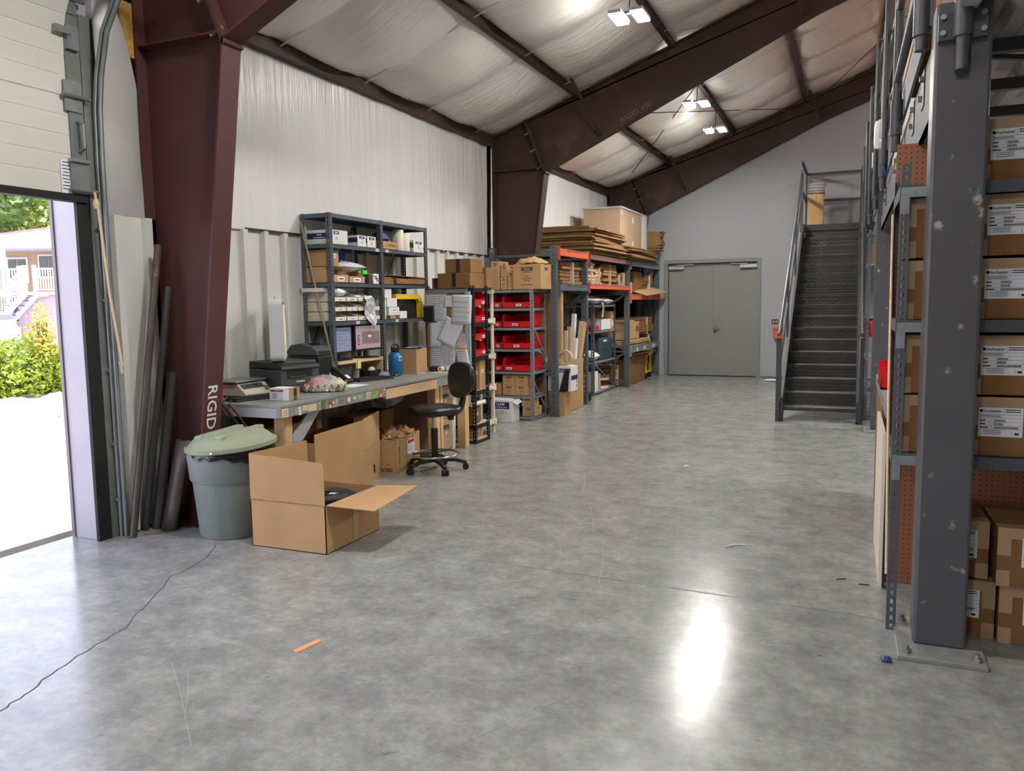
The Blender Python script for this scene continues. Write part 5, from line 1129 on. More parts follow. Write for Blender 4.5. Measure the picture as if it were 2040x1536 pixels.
# white tape carton on the floor
t = T('white_carton', 'white carton with navy banner on the floor before grey rack', 'box', (-4.03, 9.26, 0))
M().box(-4.145, 9.14, 0, -3.855, 9.39, .275).out('body', CBW, t, bev=.004)
for q in (M().quad((-4.145, 9.14, .275), (-3.855, 9.14, .275), (-3.865, 9.21, .30), (-4.135, 9.2, .31)), M().quad((-3.855, 9.14, .275), (-3.855, 9.39, .275), (-3.815, 9.38, .24), (-3.815, 9.2, .22))): q.out('flap', CBW, t, solid=.004)
s = plate('navy_banner', NAVY, t, (-4.01, 9.14, .215), (1, 0, 0), (0, 0, 1), .24, .085, .0012)
txt('ULINE', .042, WHT, s, (-4.01, 9.138, .217), (1, 0, 0), (0, 0, 1), bold=.03); txt('INDUSTRIAL TAPE', .021, WHT, s, (-4.01, 9.138, .186), (1, 0, 0), (0, 0, 1), bold=.02)
q = M()
for a, c in (((-.1, .03), (-.03, .0)), ((-.03, 0), (.08, .05)), ((.08, .05), (.08, .10)), ((.08, .1), (0, .12)), ((0, .12), (-.1, .08)), ((-.1, .08), (-.1, .03)), ((-.03, 0), (-.03, .05)), ((-.1, .08), (-.03, .05)), ((-.03, .05), (.08, .1))): q.bar((-4.0+a[0], 9.1385, .03+a[1]), (-4.0+c[0], 9.1385, .03+c[1]), .0025, .001, (0, 1, 0))
q.tube([(-3.99+.022*math.cos(k*PI/6), 9.1385, .135+.022*math.sin(k*PI/6)) for k in range(12)], .003, 5, True)
q.out('line_drawing', mat('grey_ink', (120, 120, 124), .7), t)
# ================================================================ pallet rack with its load
PRM = mat('rack_upright_grey', (84, 92, 98), .5, .15, var=.08, vs=6, scuff=((128, 134, 134), .3, 18)); PDK = mat('rack_dull_red', (132, 84, 78), .5, var=.1, vs=6)
pr = T('pallet_rack', 'long grey pallet rack with orange beams along left wall', 'pallet rack', (-3.95, 12.9, 0))
PXF, PXR = -3.54, -4.40
for y in (9.86, 11.16, 13.55, 15.86):
    xr_ = PXR if y < 15 else -3.76
    for x in (PXF, xr_):
        q = M().perf((x-.04, y-.035, 0), (1, 0, 0), (0, 0, 1), .08, 2.215, .075, .014, .028).perf((x+.04, y-.035, 0), (0, 1, 0), (0, 0, 1), .07, 2.215, .075, .012, .035).perf((x-.04, y-.035, 0), (0, 1, 0), (0, 0, 1), .07, 2.215, 2.2, .002, .002)
        q.out('upright', PRM, pr, solid=.003); M().box(x-.06, y-.05, 0, x+.06, y+.05, .008).out('foot_plate', PRM, pr)
    zz = (.12, .62, 1.12, 1.62, 2.1)
    for k, z in enumerate(zz): M().bar((PXF-.03, y, z), (xr_+.03, y, z), .03, .03).out('frame_strut', PRM, pr)
    for k in range(4):
        a, c = ((PXF-.03, xr_+.03) if k % 2 else (xr_+.03, PXF-.03)); M().bar((a, y, zz[k]+.02), (c, y, zz[k+1]-.02), .03, .025, (0, 1, 0)).out('frame_brace', PRM, pr)
def beam(y0, y1, z0, z1, m, rear=True):
    for x, s in ((PXF+.035, 1), (PXR-.045, -1)):
        if s < 0 and y0 < 10: continue
        if s < 0 and y1 > 15: y1 = 15.66
        M().box(x, y0+.04, z0, x+.035, y1-.04, z1).box(x+.0, y0+.035, z0-.06, x+.04, y0+.045, z1+.03).box(x+.0, y1-.045, z0-.06, x+.04, y1-.035, z1+.03).out('beam', m, pr, bev=.003)
def wire_deck(y0, y1, z):
    q = M(); k = y0+(.06 if y0 > 10 else .32); xr_ = PXR; y1 = min(y1, 15.66)
    while k < y1-.05: q.box(xr_-.02, k-.003, z, PXF+.078, k+.003, z+.006).box(PXF+.072, k-.003, z-.03, PXF+.078, k+.003, z); k += .055
    for x in (PXR, -4.2, -3.97, -3.75, PXF): q.box(x-.003, y0+(.05 if y0 > 10 else .32), z-.006, x+.003, y1-.05, z)
    q.out('wire_deck', GALV, pr)
GB = mat('pale_rack_beam', (126, 136, 140), .5, .1, var=.08, vs=8)
beam(9.86, 11.16, 2.09, 2.18, ORG); beam(11.16, 13.55, 2.10, 2.165, PDK); beam(13.55, 15.86, 2.09, 2.175, GB)
beam(9.86, 11.16, 1.64, 1.72, PRM)
beam(11.16, 13.55, 1.675, 1.742, ORG); beam(13.55, 15.86, 1.51, 1.60, ORG); beam(13.55, 15.86, .59, .68, GB)
for a in ((9.86, 11.16, 2.182), (11.16, 13.55, 2.168), (13.55, 15.86, 2.178), (9.86, 11.16, 1.722), (11.16, 13.55, 1.744), (13.55, 15.86, 1.602), (13.55, 15.86, .682)): wire_deck(*a)
for y in (14.0, 14.5, 14.62, 15.2, 15.35): plate('beam_tag', WHT, pr, (PXF+.07, y, .64), (0, 1, 0), (0, 0, 1), .10, .07, .002)
def pile(name, label, group, x0, x1, y0, y1, z0, n_, t_, jit=.03, m=CBE, rz=0, w=0):
    for k in range(n_):
        dx, dy = random.uniform(-jit, jit), random.uniform(-jit, jit); a = rz+random.uniform(-.03, .03)
        q = M(); cx_, cy_ = (x0+x1)/2+dx, (y0+y1)/2+dy; R = Matrix.Translation((cx_, cy_, z0+k*t_)) @ Matrix.Rotation(a, 4, 'Z')
        lx, ly = (x1-x0)/2, (y1-y0)/2
        def f(u, v): return R @ Vector(((u-.5)*2*lx, (v-.5)*2*ly, t_*.42-w*((2*v-1)**4+(2*u-1)**4)*k/n_*random.uniform(.6, 1.2)))
        q.grid(f, 6, 6); q.solo(name, m, label % ordn(k) if k < 16 else label % 'topmost', 'folded carton', group, solid=t_*.8)
pile('flat_carton', '%s folded carton of the big dark pile overhanging the rack top', 'folded cartons in the big pile', -4.45, -3.44, 11.25, 12.95, 2.192, 14, .0295, .05, w=.012)
pile('flat_carton', '%s folded carton under the film wrapped box', 'folded cartons under wrapped box', -4.40, -3.42, 13.15, 15.3, 2.2, 8, .028, .06, w=.012)
pile('flat_carton', '%s folded carton at the far end of the rack top', 'folded cartons at the far end', -4.0, -3.36, 15.33, 15.66, 2.44, 14, .026, .03)
t = T('wrapped_box', 'huge cardboard box wrapped in clear film on top of pallet rack', 'box', (-3.95, 14.3, 2.432))
M().box(-4.28, 13.45, 2.432, -3.63, 14.95, 3.06).out('body', CB, t, bev=.005)
M().box(-4.30, 13.43, 3.062, -3.60, 15.25, 3.085).out('foam_sheet', mat('grey_foam', (176, 168, 164), .7), t)
M().box(-3.64, 14.97, 2.44, -3.60, 15.25, 3.06).out('white_corner', mat('white_foam', (214, 214, 218), .7), t)
for z in (2.50, 2.92): plate('label', WHTP, t, (-3.629, 14.3, z), (0, 1, 0), (0, 0, 1), .10, .10, .002)
M().box(-3.632, 13.45, 2.95, -3.627, 13.62, 3.06).out('tape', TAPE, t)
def wrap(u, v):
    P_ = [(-4.31, 13.42), (-3.60, 13.42), (-3.585, 15.27), (-4.31, 15.27), (-4.31, 13.42)]; k = min(3, int(u*4)); f = u*4-k
    a, c = P_[k], P_[k+1]; n_ = .02*noise.noise(Vector((u*40, v*6, 1)))
    return (a[0]+(c[0]-a[0])*f+n_, a[1]+(c[1]-a[1])*f+n_, 2.435+.66*v)
M().grid(wrap, 60, 14).out('film', mat('wrap_film', (235, 235, 240), .1, alpha=.14, spec=.6), t, smooth=2)
def bundle(x0, x1, y0, y1, z0, n_, t_, label, group=None, m=CBE):
    """strapped bundle of folded cartons whose edges show on the aisle side: one thing with each carton as a part"""
    t = T('carton_bundle', label, 'carton bundle', ((x0+x1)/2, (y0+y1)/2, z0), 0, group)
    for k in range(n_):
        d = random.uniform(-.025, .025); e = random.uniform(-.03, .03)
        M().box(x0+d, y0+e, z0+k*t_+.001, x1+d, y1+e, z0+k*t_+t_*.86).out('folded_carton', m, t, bev=.004)
    M().box(x0-.004, (y0+y1)/2-.01, z0, x1+.03, (y0+y1)/2+.01, z0+n_*t_+.002).out('strap', mat('pale_strap', (190, 180, 160), .5), t)
    return t
gm = 'carton bundles on the middle beams'
bundle(-4.2, -3.56, 11.28, 11.72, 1.752, 7, .045, 'carton bundle beside second rack upright, middle beam', gm, CBP)
bundle(-4.2, -3.57, 11.78, 12.08, 1.752, 6, .04, 'shorter pale carton bundle next to the leaning strip', gm, CBP)
M().bar((-3.62, 12.0, 1.99), (-3.66, 12.18, 2.08), .16, .02, (0, 0, 1)).solo('leaning_card', CB, 'strip of cardboard leaning on pale bundles below red beam', 'cardboard')
bundle(-4.2, -3.58, 12.2, 12.95, 1.752, 7, .047, 'tall carton bundle in the middle of the orange beam', gm)
bundle(-4.2, -3.57, 13.0, 13.2, 1.752, 4, .043, 'low carton bundle right of tall bundle on orange beam', gm)
bundle(-4.2, -3.56, 13.24, 13.46, 1.752, 5, .042, 'carton bundle touching third rack upright on orange beam', gm)
bundle(-4.2, -3.56, 10.22, 11.05, 1.732, 6, .05, 'dark carton bundle in the near bay below top beam', gm, CBD)
bundle(-4.2, -3.60, 13.7, 14.3, 1.612, 4, .05, 'dark carton bundle in the far bay, nearest end', gm, CBD)
bundle(-4.2, -3.58, 15.0, 15.66, 1.612, 8, .045, 'pale carton bundle in the far bay beside the wall', gm)
M().box(-4.3, 14.35, 1.612, -3.62, 14.98, 2.02).solo('dark_carton', CBD, 'dark big carton between bundles in the far bay', 'box', bev=.005)
M().bar((-3.52, 14.3, 1.63), (-3.46, 15.75, 1.70), .34, .012, (.3, 0, 1)).solo('loose_sheet', CBP, 'loose pale cardboard sheet sticking out over far orange beam', 'cardboard')
gl = 'boxes on the pale low beam'
plain(-4.1, 13.66, -3.56, 14.15, .815, .34, 'plain pale box on flat cartons above the low pale beam', CBP, False, group=gl)
t = plain(-3.95, 14.2, -3.56, 14.5, .815, .30, 'box with red and white print above the low beam', CBP, False, group=gl)
plate('red_print', REDI, t, (-3.559, 14.35, 1.0), (0, 1, 0), (0, 0, 1), .16, .1, .001)
bundle(-4.1, -3.57, 14.58, 15.6, .87, 7, .045, 'carton bundle above the low beam near the end wall', 'bundles on low beam')
pile('flat_carton', '%s folded carton lying on the low pale beam', 'folded cartons on low beam', -4.2, -3.50, 13.66, 15.05, .692, 4, .028, .03, CBP)
bundle(-4.1, -3.6, 15.1, 15.66, .692, 4, .04, 'dark flat bundle under the far bundle on low beam', 'bundles on low beam', CBD)
for k, (y0, y1, zt, lab) in enumerate(((13.75, 14.3, .50, 'left brown carton bundle standing on the floor in the far bay'), (14.35, 15.0, .50, 'right brown carton bundle standing on the floor in the far bay'))):
    t = T('carton_bundle', lab, 'carton bundle', (-3.75, (y0+y1)/2, 0), 0, 'standing bundles in far bay')
    for i in range(9):
        x = -4.1+.06*i; M().box(x, y0+random.uniform(-.02, .02), .004, x+.052, y1+random.uniform(-.02, .02), zt+random.uniform(-.04, .02)).out('folded_carton', CBD, t, bev=.004)
M().bar((-3.8, 13.7, .545), (-3.75, 15.45, .53), .6, .012).solo('loose_sheet', CBD, 'brown cardboard sheet lying on the standing bundles', 'cardboard')
t = T('yellow_stand', 'yellow wheeled stand beside the last rack upright', 'stand', (-3.62, 15.42, 0))
for y in (15.25, 15.6): M().bar((-3.62, y, .1), (-3.62, y, .55), .05, .05, (1, 0, 0)).out('side_bar', YEL, t)
for z in (.12, .3, .42, .54): M().box(-3.64, 15.25, z-.02, -3.60, 15.6, z+.02).out('rung', YEL, t)
plate('black_marking', INK, t, (-3.598, 15.42, .36), (0, 1, 0), (0, 0, 1), .12, .14, .002)
for y in (15.25, 15.6): M().cyl((-3.65, y, .05), (-3.59, y, .05), .05, n=16).box(-3.63, y-.015, .05, -3.61, y+.015, .12).out('wheel', RUB, t)
# small slotted shelving inside the second bay
su = T('slotted_shelving', 'dark four level slotted shelving standing inside the pallet rack', 'shelving unit', (-4.0, 12.7, 0))
UX, UY0, UY1 = -3.71, 12.15, 13.42
for x, sx in ((UX, -1), (-4.3, 1)):
    for y, sy in ((UY0, 1), (UY1, -1)): angle_post(su, x, y, 0, 1.45, sx, sy, w=.045, m=STG, hole=(.012, .02), pitch=.04)
for z in (1.43, 1.02, .53, .05): M().box(-4.3, UY0+.004, z-.03, UX-.003, UY1-.004, z).out('shelf', STL, su)
for a, c in (((UY0, 1.1), (UY0, 1.38)), ): M().bar((UX-.02, UY0, 1.08), (-4.2, UY0, 1.38), .025, .004, (0, 1, 0)).bar((UX-.02, UY1, 1.08), (-4.2, UY1, 1.38), .025, .004, (0, 1, 0)).out('brace', STG, su)
M().bar((UX, UY0+.05, .5), (UX, UY1-.05, .06), .025, .004, (1, 0, 0)).bar((-4.29, UY0+.05, .5), (-4.29, UY1-.05, .06), .025, .004, (1, 0, 0)).out('brace', STG, su)
pillow(-4.1, 12.25, 1.435, -3.72, 12.8, 1.58, 31).solo('white_wrap', PLW, 'white plastic wrap heaped on the dark shelving, near end', 'plastic wrap', smooth=2)
pillow(-4.0, 12.82, 1.435, -3.70, 13.3, 1.55, 33).solo('white_wrap', PLW, 'white plastic wrap heaped on the dark shelving, far end', 'plastic wrap', smooth=2)
M().grid(lambda u, v: (-3.695+.01*math.sin(v*5), 12.55+.10*u+.03*v, 1.47-.24*v), 4, 10).solo('white_strip', PLW, 'white strip hanging from the top of the dark shelving', 'strip', smooth=2, solid=.003)
t = T('red_tool', 'red power tool with chrome end on the second shelf of dark shelving', 'tool', (-3.85, 12.05, 1.022))
M().box(-3.95, 12.2, 1.022, -3.74, 12.5, 1.12).out('body', REDP, t, bev=.02); M().cyl((-3.78, 12.5, 1.075), (-3.78, 12.6, 1.075), .035, n=14).out('chrome_end', CHR, t)
t = T('white_tray', 'long white tray on the second shelf of dark shelving', 'tray', (-3.85, 12.9, 1.022))
M().box(-4.2, 12.62, 1.022, -3.73, 13.2, 1.03).box(-3.738, 12.62, 1.022, -3.73, 13.2, 1.20).box(-4.2, 12.62, 1.022, -3.73, 12.628, 1.2).box(-4.2, 13.19, 1.022, -3.73, 13.2, 1.2).out('body', CBW, t)
t = plain(-4.15, 13.21, -3.73, 13.40, 1.022, .30, 'brown box with red label at end of the white tray', CB, False); plate('label', WHT, t, (-3.729, 13.3, 1.16), (0, 1, 0), (0, 0, 1), .07, .16, .001); plate('red_print', REDI, t, (-3.728, 13.3, 1.2), (0, 1, 0), (0, 0, 1), .05, .05, .001)
t = T('teal_case', 'dark teal tool case on the third shelf of dark shelving', 'case', (-3.95, 12.95, .532))
M().box(-4.2, 12.6, .532, -3.73, 13.3, .90).out('body', TEALP, t, bev=.03); M().box(-3.735, 12.85, .70, -3.72, 12.97, .73).out('latch', mat('blue_latch', (40, 70, 130), .4), t); M().box(-3.735, 12.75, .83, -3.725, 12.95, .86).out('nameplate', WHTP, t)
pillow(-4.0, 12.2, .532, -3.72, 12.55, .70, 35).solo('crumpled_paper', WHT, 'crumpled white paper on the third shelf of dark shelving', 'paper', smooth=2)
t = T('white_carton', 'tall white carton with navy top on the floor of dark shelving', 'box', (-3.85, 12.32, .052))
M().box(-4.1, 12.2, .052, -3.73, 12.45, .47).out('body', CBW, t, bev=.004); plate('navy_block', NAVY, t, (-3.729, 12.32, .42), (0, 1, 0), (0, 0, 1), .24, .08, .001); plate('navy_block', NAVY, t, (-3.915, 12.199, .42), (1, 0, 0), (0, 0, 1), .36, .08, .001)
for k in range(6):
    roll(-3.85+.02*random.uniform(-1, 1), 12.95, .0525+.045*k, .155-.01*(k % 2), .04, (WHTP, mat('dull_red_hose', (150, 70, 66), .6), BLK)[k % 3], '%s coil of hose on the bottom of dark shelving' % ordn(k), hole=.55, cat='hose coil', name='hose_coil')
M().box(-3.95, 12.52, .052, -3.74, 12.62, .32).solo('slim_box', CBP, 'slim pale box between white carton and hose coils', 'box')
t = T('caster_dolly', 'low black dolly with caster wheel by the second rack upright', 'dolly', (-3.6, 11.4, 0))
M().box(-3.9, 11.22, .10, -3.56, 11.62, .13).out('deck', BLK, t)
for x, y in ((-3.6, 11.3), (-3.6, 11.55), (-3.86, 11.3), (-3.86, 11.55)): M().cyl((x-.018, y, .045), (x+.018, y, .045), .045, n=16).box(x-.01, y-.01, .05, x+.01, y+.01, .1).out('wheel', RUB, t)
plain(-4.3, 11.25, -3.9, 12.0, .132, .36, 'dark box standing on the caster dolly', CBD, False)
bundle(-4.3, -3.75, 13.6, 13.72, .02, 6, .06, 'dark carton bundle hidden behind third upright', None, CBD)
# ---- near bay: tall sheet, tubes in a tall box, tape box
M().box(-3.87, 10.02, .02, -3.50, 10.10, 1.645).solo('tall_carton', CB, 'tall flat cardboard carton standing behind the first upright', 'box', bev=.004)
t = T('tube_carton', 'tall open carton holding long tubes in the near bay', 'box', (-3.55, 10.5, 0))
q = M(); x0, x1, y0, y1, h = -3.80, -3.50, 10.22, 10.95, .70
q.box(x0, y0, 0, x1, y1, .005).box(x0, y0, 0, x0+.006, y1, h).box(x1-.006, y0, 0, x1, y1, h).box(x0, y0, 0, x1, y0+.006, h).box(x0, y1-.006, 0, x1, y1, h); q.out('body', CB, t)
plate('tape', TAPE, t, (-3.499, 10.6, .66), (0, 1, 0), (0, 0, 1), .7, .06, .001)
TUB = mat('kraft_tube', (178, 146, 108), .8, var=.06)
for k, (x, y, xt, yt, zt, w, m, lab) in enumerate(((-3.74, 10.30, -3.71, 10.28, 1.23, .085, TUB, 'first long kraft tube at near side of the tube carton'), (-3.64, 10.32, -3.62, 10.31, 1.245, .05, WHTP, 'thin white tube beside the first kraft tube'), (-3.59, 10.42, -3.56, 10.38, 1.10, .05, mat('grey_tube', (170, 164, 160), .6), 'grey slim tube in the tube carton'), (-3.60, 10.52, -3.55, 10.50, 1.15, .07, TUB, 'second kraft tube in the middle of the tube carton'), (-3.58, 10.62, -3.53, 10.68, .99, .08, CBW, 'short white square tube in the tube carton'), (-3.70, 10.72, -3.68, 10.80, 1.08, .09, CBD, 'brown short box tube at back of the tube carton'), (-3.57, 10.62, -3.52, 11.02, 1.20, .10, TUB, 'wide kraft tube leaning toward second upright'), (-3.68, 10.84, -3.62, 10.92, 1.32, .07, CBW, 'tallest white tube behind the leaning kraft tube'), (-3.55, 10.82, -3.53, 10.98, .88, .03, WHTP, 'short white strip at far side of the tube carton'))):
    M().bar((x, y, .01), (xt, yt, zt), w, w*.8, (1, 0, 0)).solo('long_tube', m, lab, 'tube', 'tubes in the tall carton', bev=.004)
t = T('white_carton', 'white carton with navy stripes under the tape ring in near bay', 'box', (-3.45, 9.98, .32))
M().box(-3.66, 9.92, .325, -3.34, 10.2, .655).out('body', CBW, t, bev=.004)
plate('navy_stripe', NAVY, t, (-3.5, 9.919, .60), (1, 0, 0), (0, 0, 1), .30, .05, .001); plate('navy_stripe', NAVY, t, (-3.339, 10.06, .50), (0, 1, 0), (0, 0, 1), .26, .06, .001)
txt('ULINE', .04, WHT, t, (-3.47, 9.917, .587), (1, 0, 0), (0, 0, 1))
for z in (.45, .38): plate('green_mark', mat('dark_green_ink', (50, 80, 70), .6), t, (-3.339, 10.15, z), (0, 1, 0), (0, 0, 1), .03, .05, .001)
roll(-3.46, 9.99, .655+.105, .105, .07, CBP, 'big cardboard tape ring standing on the white striped carton', 'y', .7)
t = T('floor_carton', 'cardboard carton on the floor beside the first rack upright', 'box', (-3.5, 10.05, 0))
M().box(-3.66, 9.93, 0, -3.43, 10.19, .32).out('body', CB, t, bev=.004)
M().prism([(-3.50, .326), (-3.38, .326), (-3.36, .60), (-3.42, .62)], 'y', 9.905, 9.918).solo('black_flap_case', BLK, 'black upright case leaning in front of white striped carton', 'case')
plain(-4.2, 10.2, -3.85, 10.9, .02, .5, 'dark box behind the tube carton in near bay', CBD, False)
pillow(-3.98, 9.90, .60, -3.68, 9.99, .86, 41).solo('white_parcels', PLW, 'white poly parcels behind grey rack in near bay', 'parcel', smooth=2)
M().box(-3.98, 9.905, .0, -3.68, 9.985, .60).solo('brown_carton', CBD, 'brown carton under the white poly parcels', 'box')
# ================================================================ things on the floor at the left
CAN = mat('grey_green_plastic', (126, 134, 130), .5, var=.05, vs=4, scuff=((150, 160, 158), .3, 12)); LID = mat('sage_lid_plastic', (138, 146, 120), .5, var=.07, vs=5, scuff=((118, 126, 104), .3, 10))
TX, TY = -3.77, 4.11
t = T('trash_can', 'big grey green trash can with sage lid beside the daylit maroon column', 'trash can', (TX, TY, 0))
def canf(prof, n_=48, lob=0):
    q = M()
    for r, z in prof:
        for i in range(n_):
            a = 2*PI*i/n_; rr_ = r-(.006 if lob and i % 8 == 0 else 0); q.v.append(Vector((TX+rr_*math.cos(a), TY+rr_*math.sin(a), z)))
    for j in range(len(prof)-1):
        for i in range(n_): q.f.append([j*n_+i, j*n_+(i+1) % n_, (j+1)*n_+(i+1) % n_, (j+1)*n_+i])
    q.f.append([i for i in reversed(range(n_))]); return q
canf([(.195, 0), (.207, .012), (.238, .375), (.240, .38)], lob=1).out('body', CAN, t, smooth=True)
canf([(.245, .372), (.252, .38), (.268, .565), (.275, .57), (.275, .59), (.262, .59), (.255, .5)]).out('rim_band', CAN, t, smooth=True)
for s in (-1, 1): M().box(TX+s*.27-.03, TY-.05, .53, TX+s*.27+.03, TY+.05, .565).out('handle', CAN, t, bev=.01)
def linr(u, v):
    a = 2*PI*u; b_ = noise.noise(Vector((math.cos(a)*4, math.sin(a)*4, v*3))); r = .272+.018*b_*v+.014*v
    return (TX+.012+r*math.cos(a), TY+r*math.sin(a), .600-(.075+.05*max(0, math.cos(a+.5)))*v*(.6+.5*b_)+.03*max(0, math.cos(a))*(1-v))
M().grid(linr, 72, 8).out('bin_liner', mat('black_bag', (16, 16, 18), .25, bump=.5, bs=30), t, smooth=2)
RL = Matrix.Translation((TX+.03, TY-.01, .612)) @ Matrix.Rotation(-.055, 4, 'Y') @ Matrix.Rotation(.05, 4, 'X')
q = M().lathe([(.285, -.03), (.292, -.025), (.292, .0), (.27, .01), (.245, .035), (.22, .056), (.18, .066), (0.01, .07)], n=48); q.v = [RL @ v for v in q.v]; ld = q.out('lid', LID, t, smooth=True)
for s in (-.085, .085):
    q = M().box(s-.035, -.2, .045, s+.035, .2, .08); q.v = [RL @ v for v in q.v]; q.out('lid_ridge', LID, ld, bev=.012)
q = M().cyl((.1, -.295, -.012), (.1, -.288, -.012), .008, n=10); q.v = [RL @ v for v in q.v]; q.out('rivet', CHR, ld)
# big open carton, near
PNK = mat('pale_outer_board', (200, 164, 140), .8, var=.05, vs=3, bump=.05, bs=120, spec=.2)
BX0, BX1, BY_0, BY_1, BH = -3.432, -2.872, 3.905, 4.49, .30
t = T('open_carton', 'big open carton nearest the camera with a flap folded outward', 'box', (-3.15, 4.2, 0))
M().box(BX0, BY_0, 0, BX1, BY_1, .005).box(BX0, BY_0, 0, BX0+.005, BY_1, BH).box(BX1-.005, BY_0, 0, BX1, BY_1, BH).box(BX0, BY_1-.005, 0, BX1, BY_1, BH).box(BX0, BY_0, 0, BX1, BY_0+.005, BH).out('body', CB, t)
M().prism([(BX0, .302), (BX1-.002, .302), (BX1-.002, .535), (BX1-.02, .56), (BX0+.004, .586)], 'y', BY_0-.001, BY_0+.004).out('flap', CB, t, label='upright front flap')
M().prism([(BY_0, .302), (BY_1, .302), (BY_1-.005, .575), (BY_0+.006, .588)], 'x', BX0-.001, BX0+.004).out('flap', CB, t, label='upright left flap')
q = M(); fa = [Vector((BX1, BY_0+.01, BH)), Vector((BX1+.285, BY_0+.10, BH-.03)), Vector((BX1+.275, BY_1+.06, BH+.005)), Vector((BX1, BY_1-.005, BH))]
q.quad(*fa); q.out('flap', CB, t, solid=.005, label='flap folded outward')
plate('clear_tape', TAPEC, t, (BX1+.0005, 4.22, .15), (0, 1, 0), (0, 0, 1), .055, .29, .001)
M().box(BX0, BY_0-.0015, .296, BX1, BY_0, .303).out('crease', CBE, t)
sp_ = T('cable_spool', 'black cable spool with white tag lying inside the nearest open carton', 'spool', (-3.13, 4.2, .006))
q = M().lathe([(.205, -.036), (.205, -.026), (.08, -.024), (.08, .225), (.205, .228), (.205, .24), (.03, .242), (.03, .0)], (-3.10, 4.20, .042), 40); q.out('reel', BLK, sp_, smooth=True)
q = M()
for k in range(10): q.tube([(-3.10+(.085+.011*k)*math.cos(a*PI/16), 4.20+(.085+.011*k)*math.sin(a*PI/16), .289) for a in range(32)], .0035, 5, True)
q.out('ridges', BLKG, sp_); plate('tag', WHT, sp_, (-3.05, 4.24, .2885), (1, .2, 0), (-.2, 1, 0), .05, .035, .001)
# second open carton under the bench edge
A_, B_, C_, D_, E_ = (-3.555, 4.74), (-3.625, 5.48), (-3.795, 5.985), (-4.36, 5.75), (-4.27, 4.86)
t = T('open_carton', 'taller open carton behind nearest one, half under the bench', 'box', (-3.9, 5.3, 0))
def wallp(a, c, z1, z0=0, name='side', label=None):
    a3, c3 = Vector((a[0], a[1], 0)), Vector((c[0], c[1], 0)); d = (c3-a3).normalized(); s = Vector((-d.y, d.x, 0))*.0025
    return M().add([p+o+Vector((0, 0, z)) for z in (z0, z1) for p, o in ((a3, -s), (a3, s), (c3, s), (c3, -s))], [(0, 1, 2, 3), (4, 7, 6, 5), (0, 4, 5, 1), (1, 5, 6, 2), (2, 6, 7, 3), (3, 7, 4, 0)]).out(name, CB, t, label=label)
wallp(A_, B_, .565); wallp(B_, C_, .30); wallp(B_, C_, .572, .304, 'flap'); wallp(C_, D_, .42); wallp(D_, E_, .50); wallp(E_, A_, .50)
M().prism([A_, B_, C_, D_, E_], 'z', .002, .006).out('bottom', CB, t)
cd_ = Vector((C_[0]-B_[0], C_[1]-B_[1], 0)).normalized(); cn = cd_.cross(Vector((0, 0, 1)))
q = M()
for a, b_ in ((.30, .07), (.30, .10), (.33, .085), (.335, .05), (.31, .045)): q.cyl(Vector((B_[0], B_[1], b_+.03))+cd_*a+cn*.0035, Vector((B_[0], B_[1], b_+.03))+cd_*a+cn*.0025, .016, n=12)
q.out('printed_mark', INK, t)
# third carton with packing paper
t = T('paper_carton', 'printed carton overflowing with kraft paper under the bench', 'box', (-3.9, 6.35, 0))
c0, c1, c2, c3_ = (-3.675, 6.06), (-3.765, 6.64), (-4.15, 6.58), (-4.06, 6.0)
q = M().prism([c0, c1, c2, c3_], 'z', 0, .005)
for a, c in ((c0, c1), (c1, c2), (c2, c3_), (c3_, c0)):
    d = (Vector((*c, 0))-Vector((*a, 0))).normalized(); q.bar((a[0], a[1], .15), (c[0], c[1], .15), .005, .30)
q.out('body', CB, t)
e1 = (Vector((*c1, 0))-Vector((*c0, 0))).normalized(); e0 = (Vector((*c0, 0))-Vector((*c3_, 0))).normalized(); n1 = e1.cross(Vector((0, 0, 1))); n0 = e0.cross(Vector((0, 0, 1)))
pt = lambda o, d, k, z, nn: Vector((o[0], o[1], z))+d*k+nn*.0035
s = plate('printed_tape', CBP, t, pt(c0, e1, .035, .15, n1), e1, (0, 0, 1), .055, .30, .0012)
txt('MOLTEC', .042, INK, s, pt(c0, e1, .05, .15, n1)+n1*.0014, (0, 0, -1), e1, bold=.02)
txt('MOLTEC', .045, INK, t, pt(c3_, e0, .27, .015, n0), e0, (0, 0, 1), bold=.03); txt('S', .04, INK, t, pt(c3_, e0, .30, .08, n0), (0, 0, -1), e0)
s = plate('customs_label', WHT, t, pt(c0, e1, .36, .19, n1), e1, (0, 0, 1), .19, .13, .0012); plate('red_band', REDI, s, pt(c0, e1, .36, .235, n1)+n1*.0014, e1, (0, 0, 1), .16, .03, .0006)
for k in range(3): plate('print_line', ink((110, 100, 140)), s, pt(c0, e1, .33, .19-.018*k, n1)+n1*.0014, e1, (0, 0, 1), .09, .004, .0006)
for k, (x, y, r, lab) in enumerate(((-3.80, 6.2, .10, 'front crumple of kraft paper in the printed carton'), (-3.95, 6.3, .12, 'rear crumple of kraft paper in the printed carton'), (-3.85, 6.45, .10, 'far crumple of kraft paper in the printed carton'))):
    def cf(u, v):
        a, b_ = u*2*PI, v*PI; d = Vector((math.sin(b_)*math.cos(a), math.sin(b_)*math.sin(a), math.cos(b_))); rr_ = r*(1+.5*noise.noise(d*2.6+Vector((k*7, 0, 0)))+.25*noise.noise(d*7))
        return Vector((x, y, .29))+Vector((d.x*rr_, d.y*rr_, d.z*rr_*.75))
    M().grid(cf, 28, 16).solo('kraft_paper', mat('kraft_paper', (176, 138, 96), .85, var=.12, vs=9, bump=.4, bs=14), lab, 'kraft paper', 'paper in the printed carton')
plain(-4.45, 6.2, -4.20, 6.9, .0, .46, 'big dark carton at the wall under the bench', CBD, False)
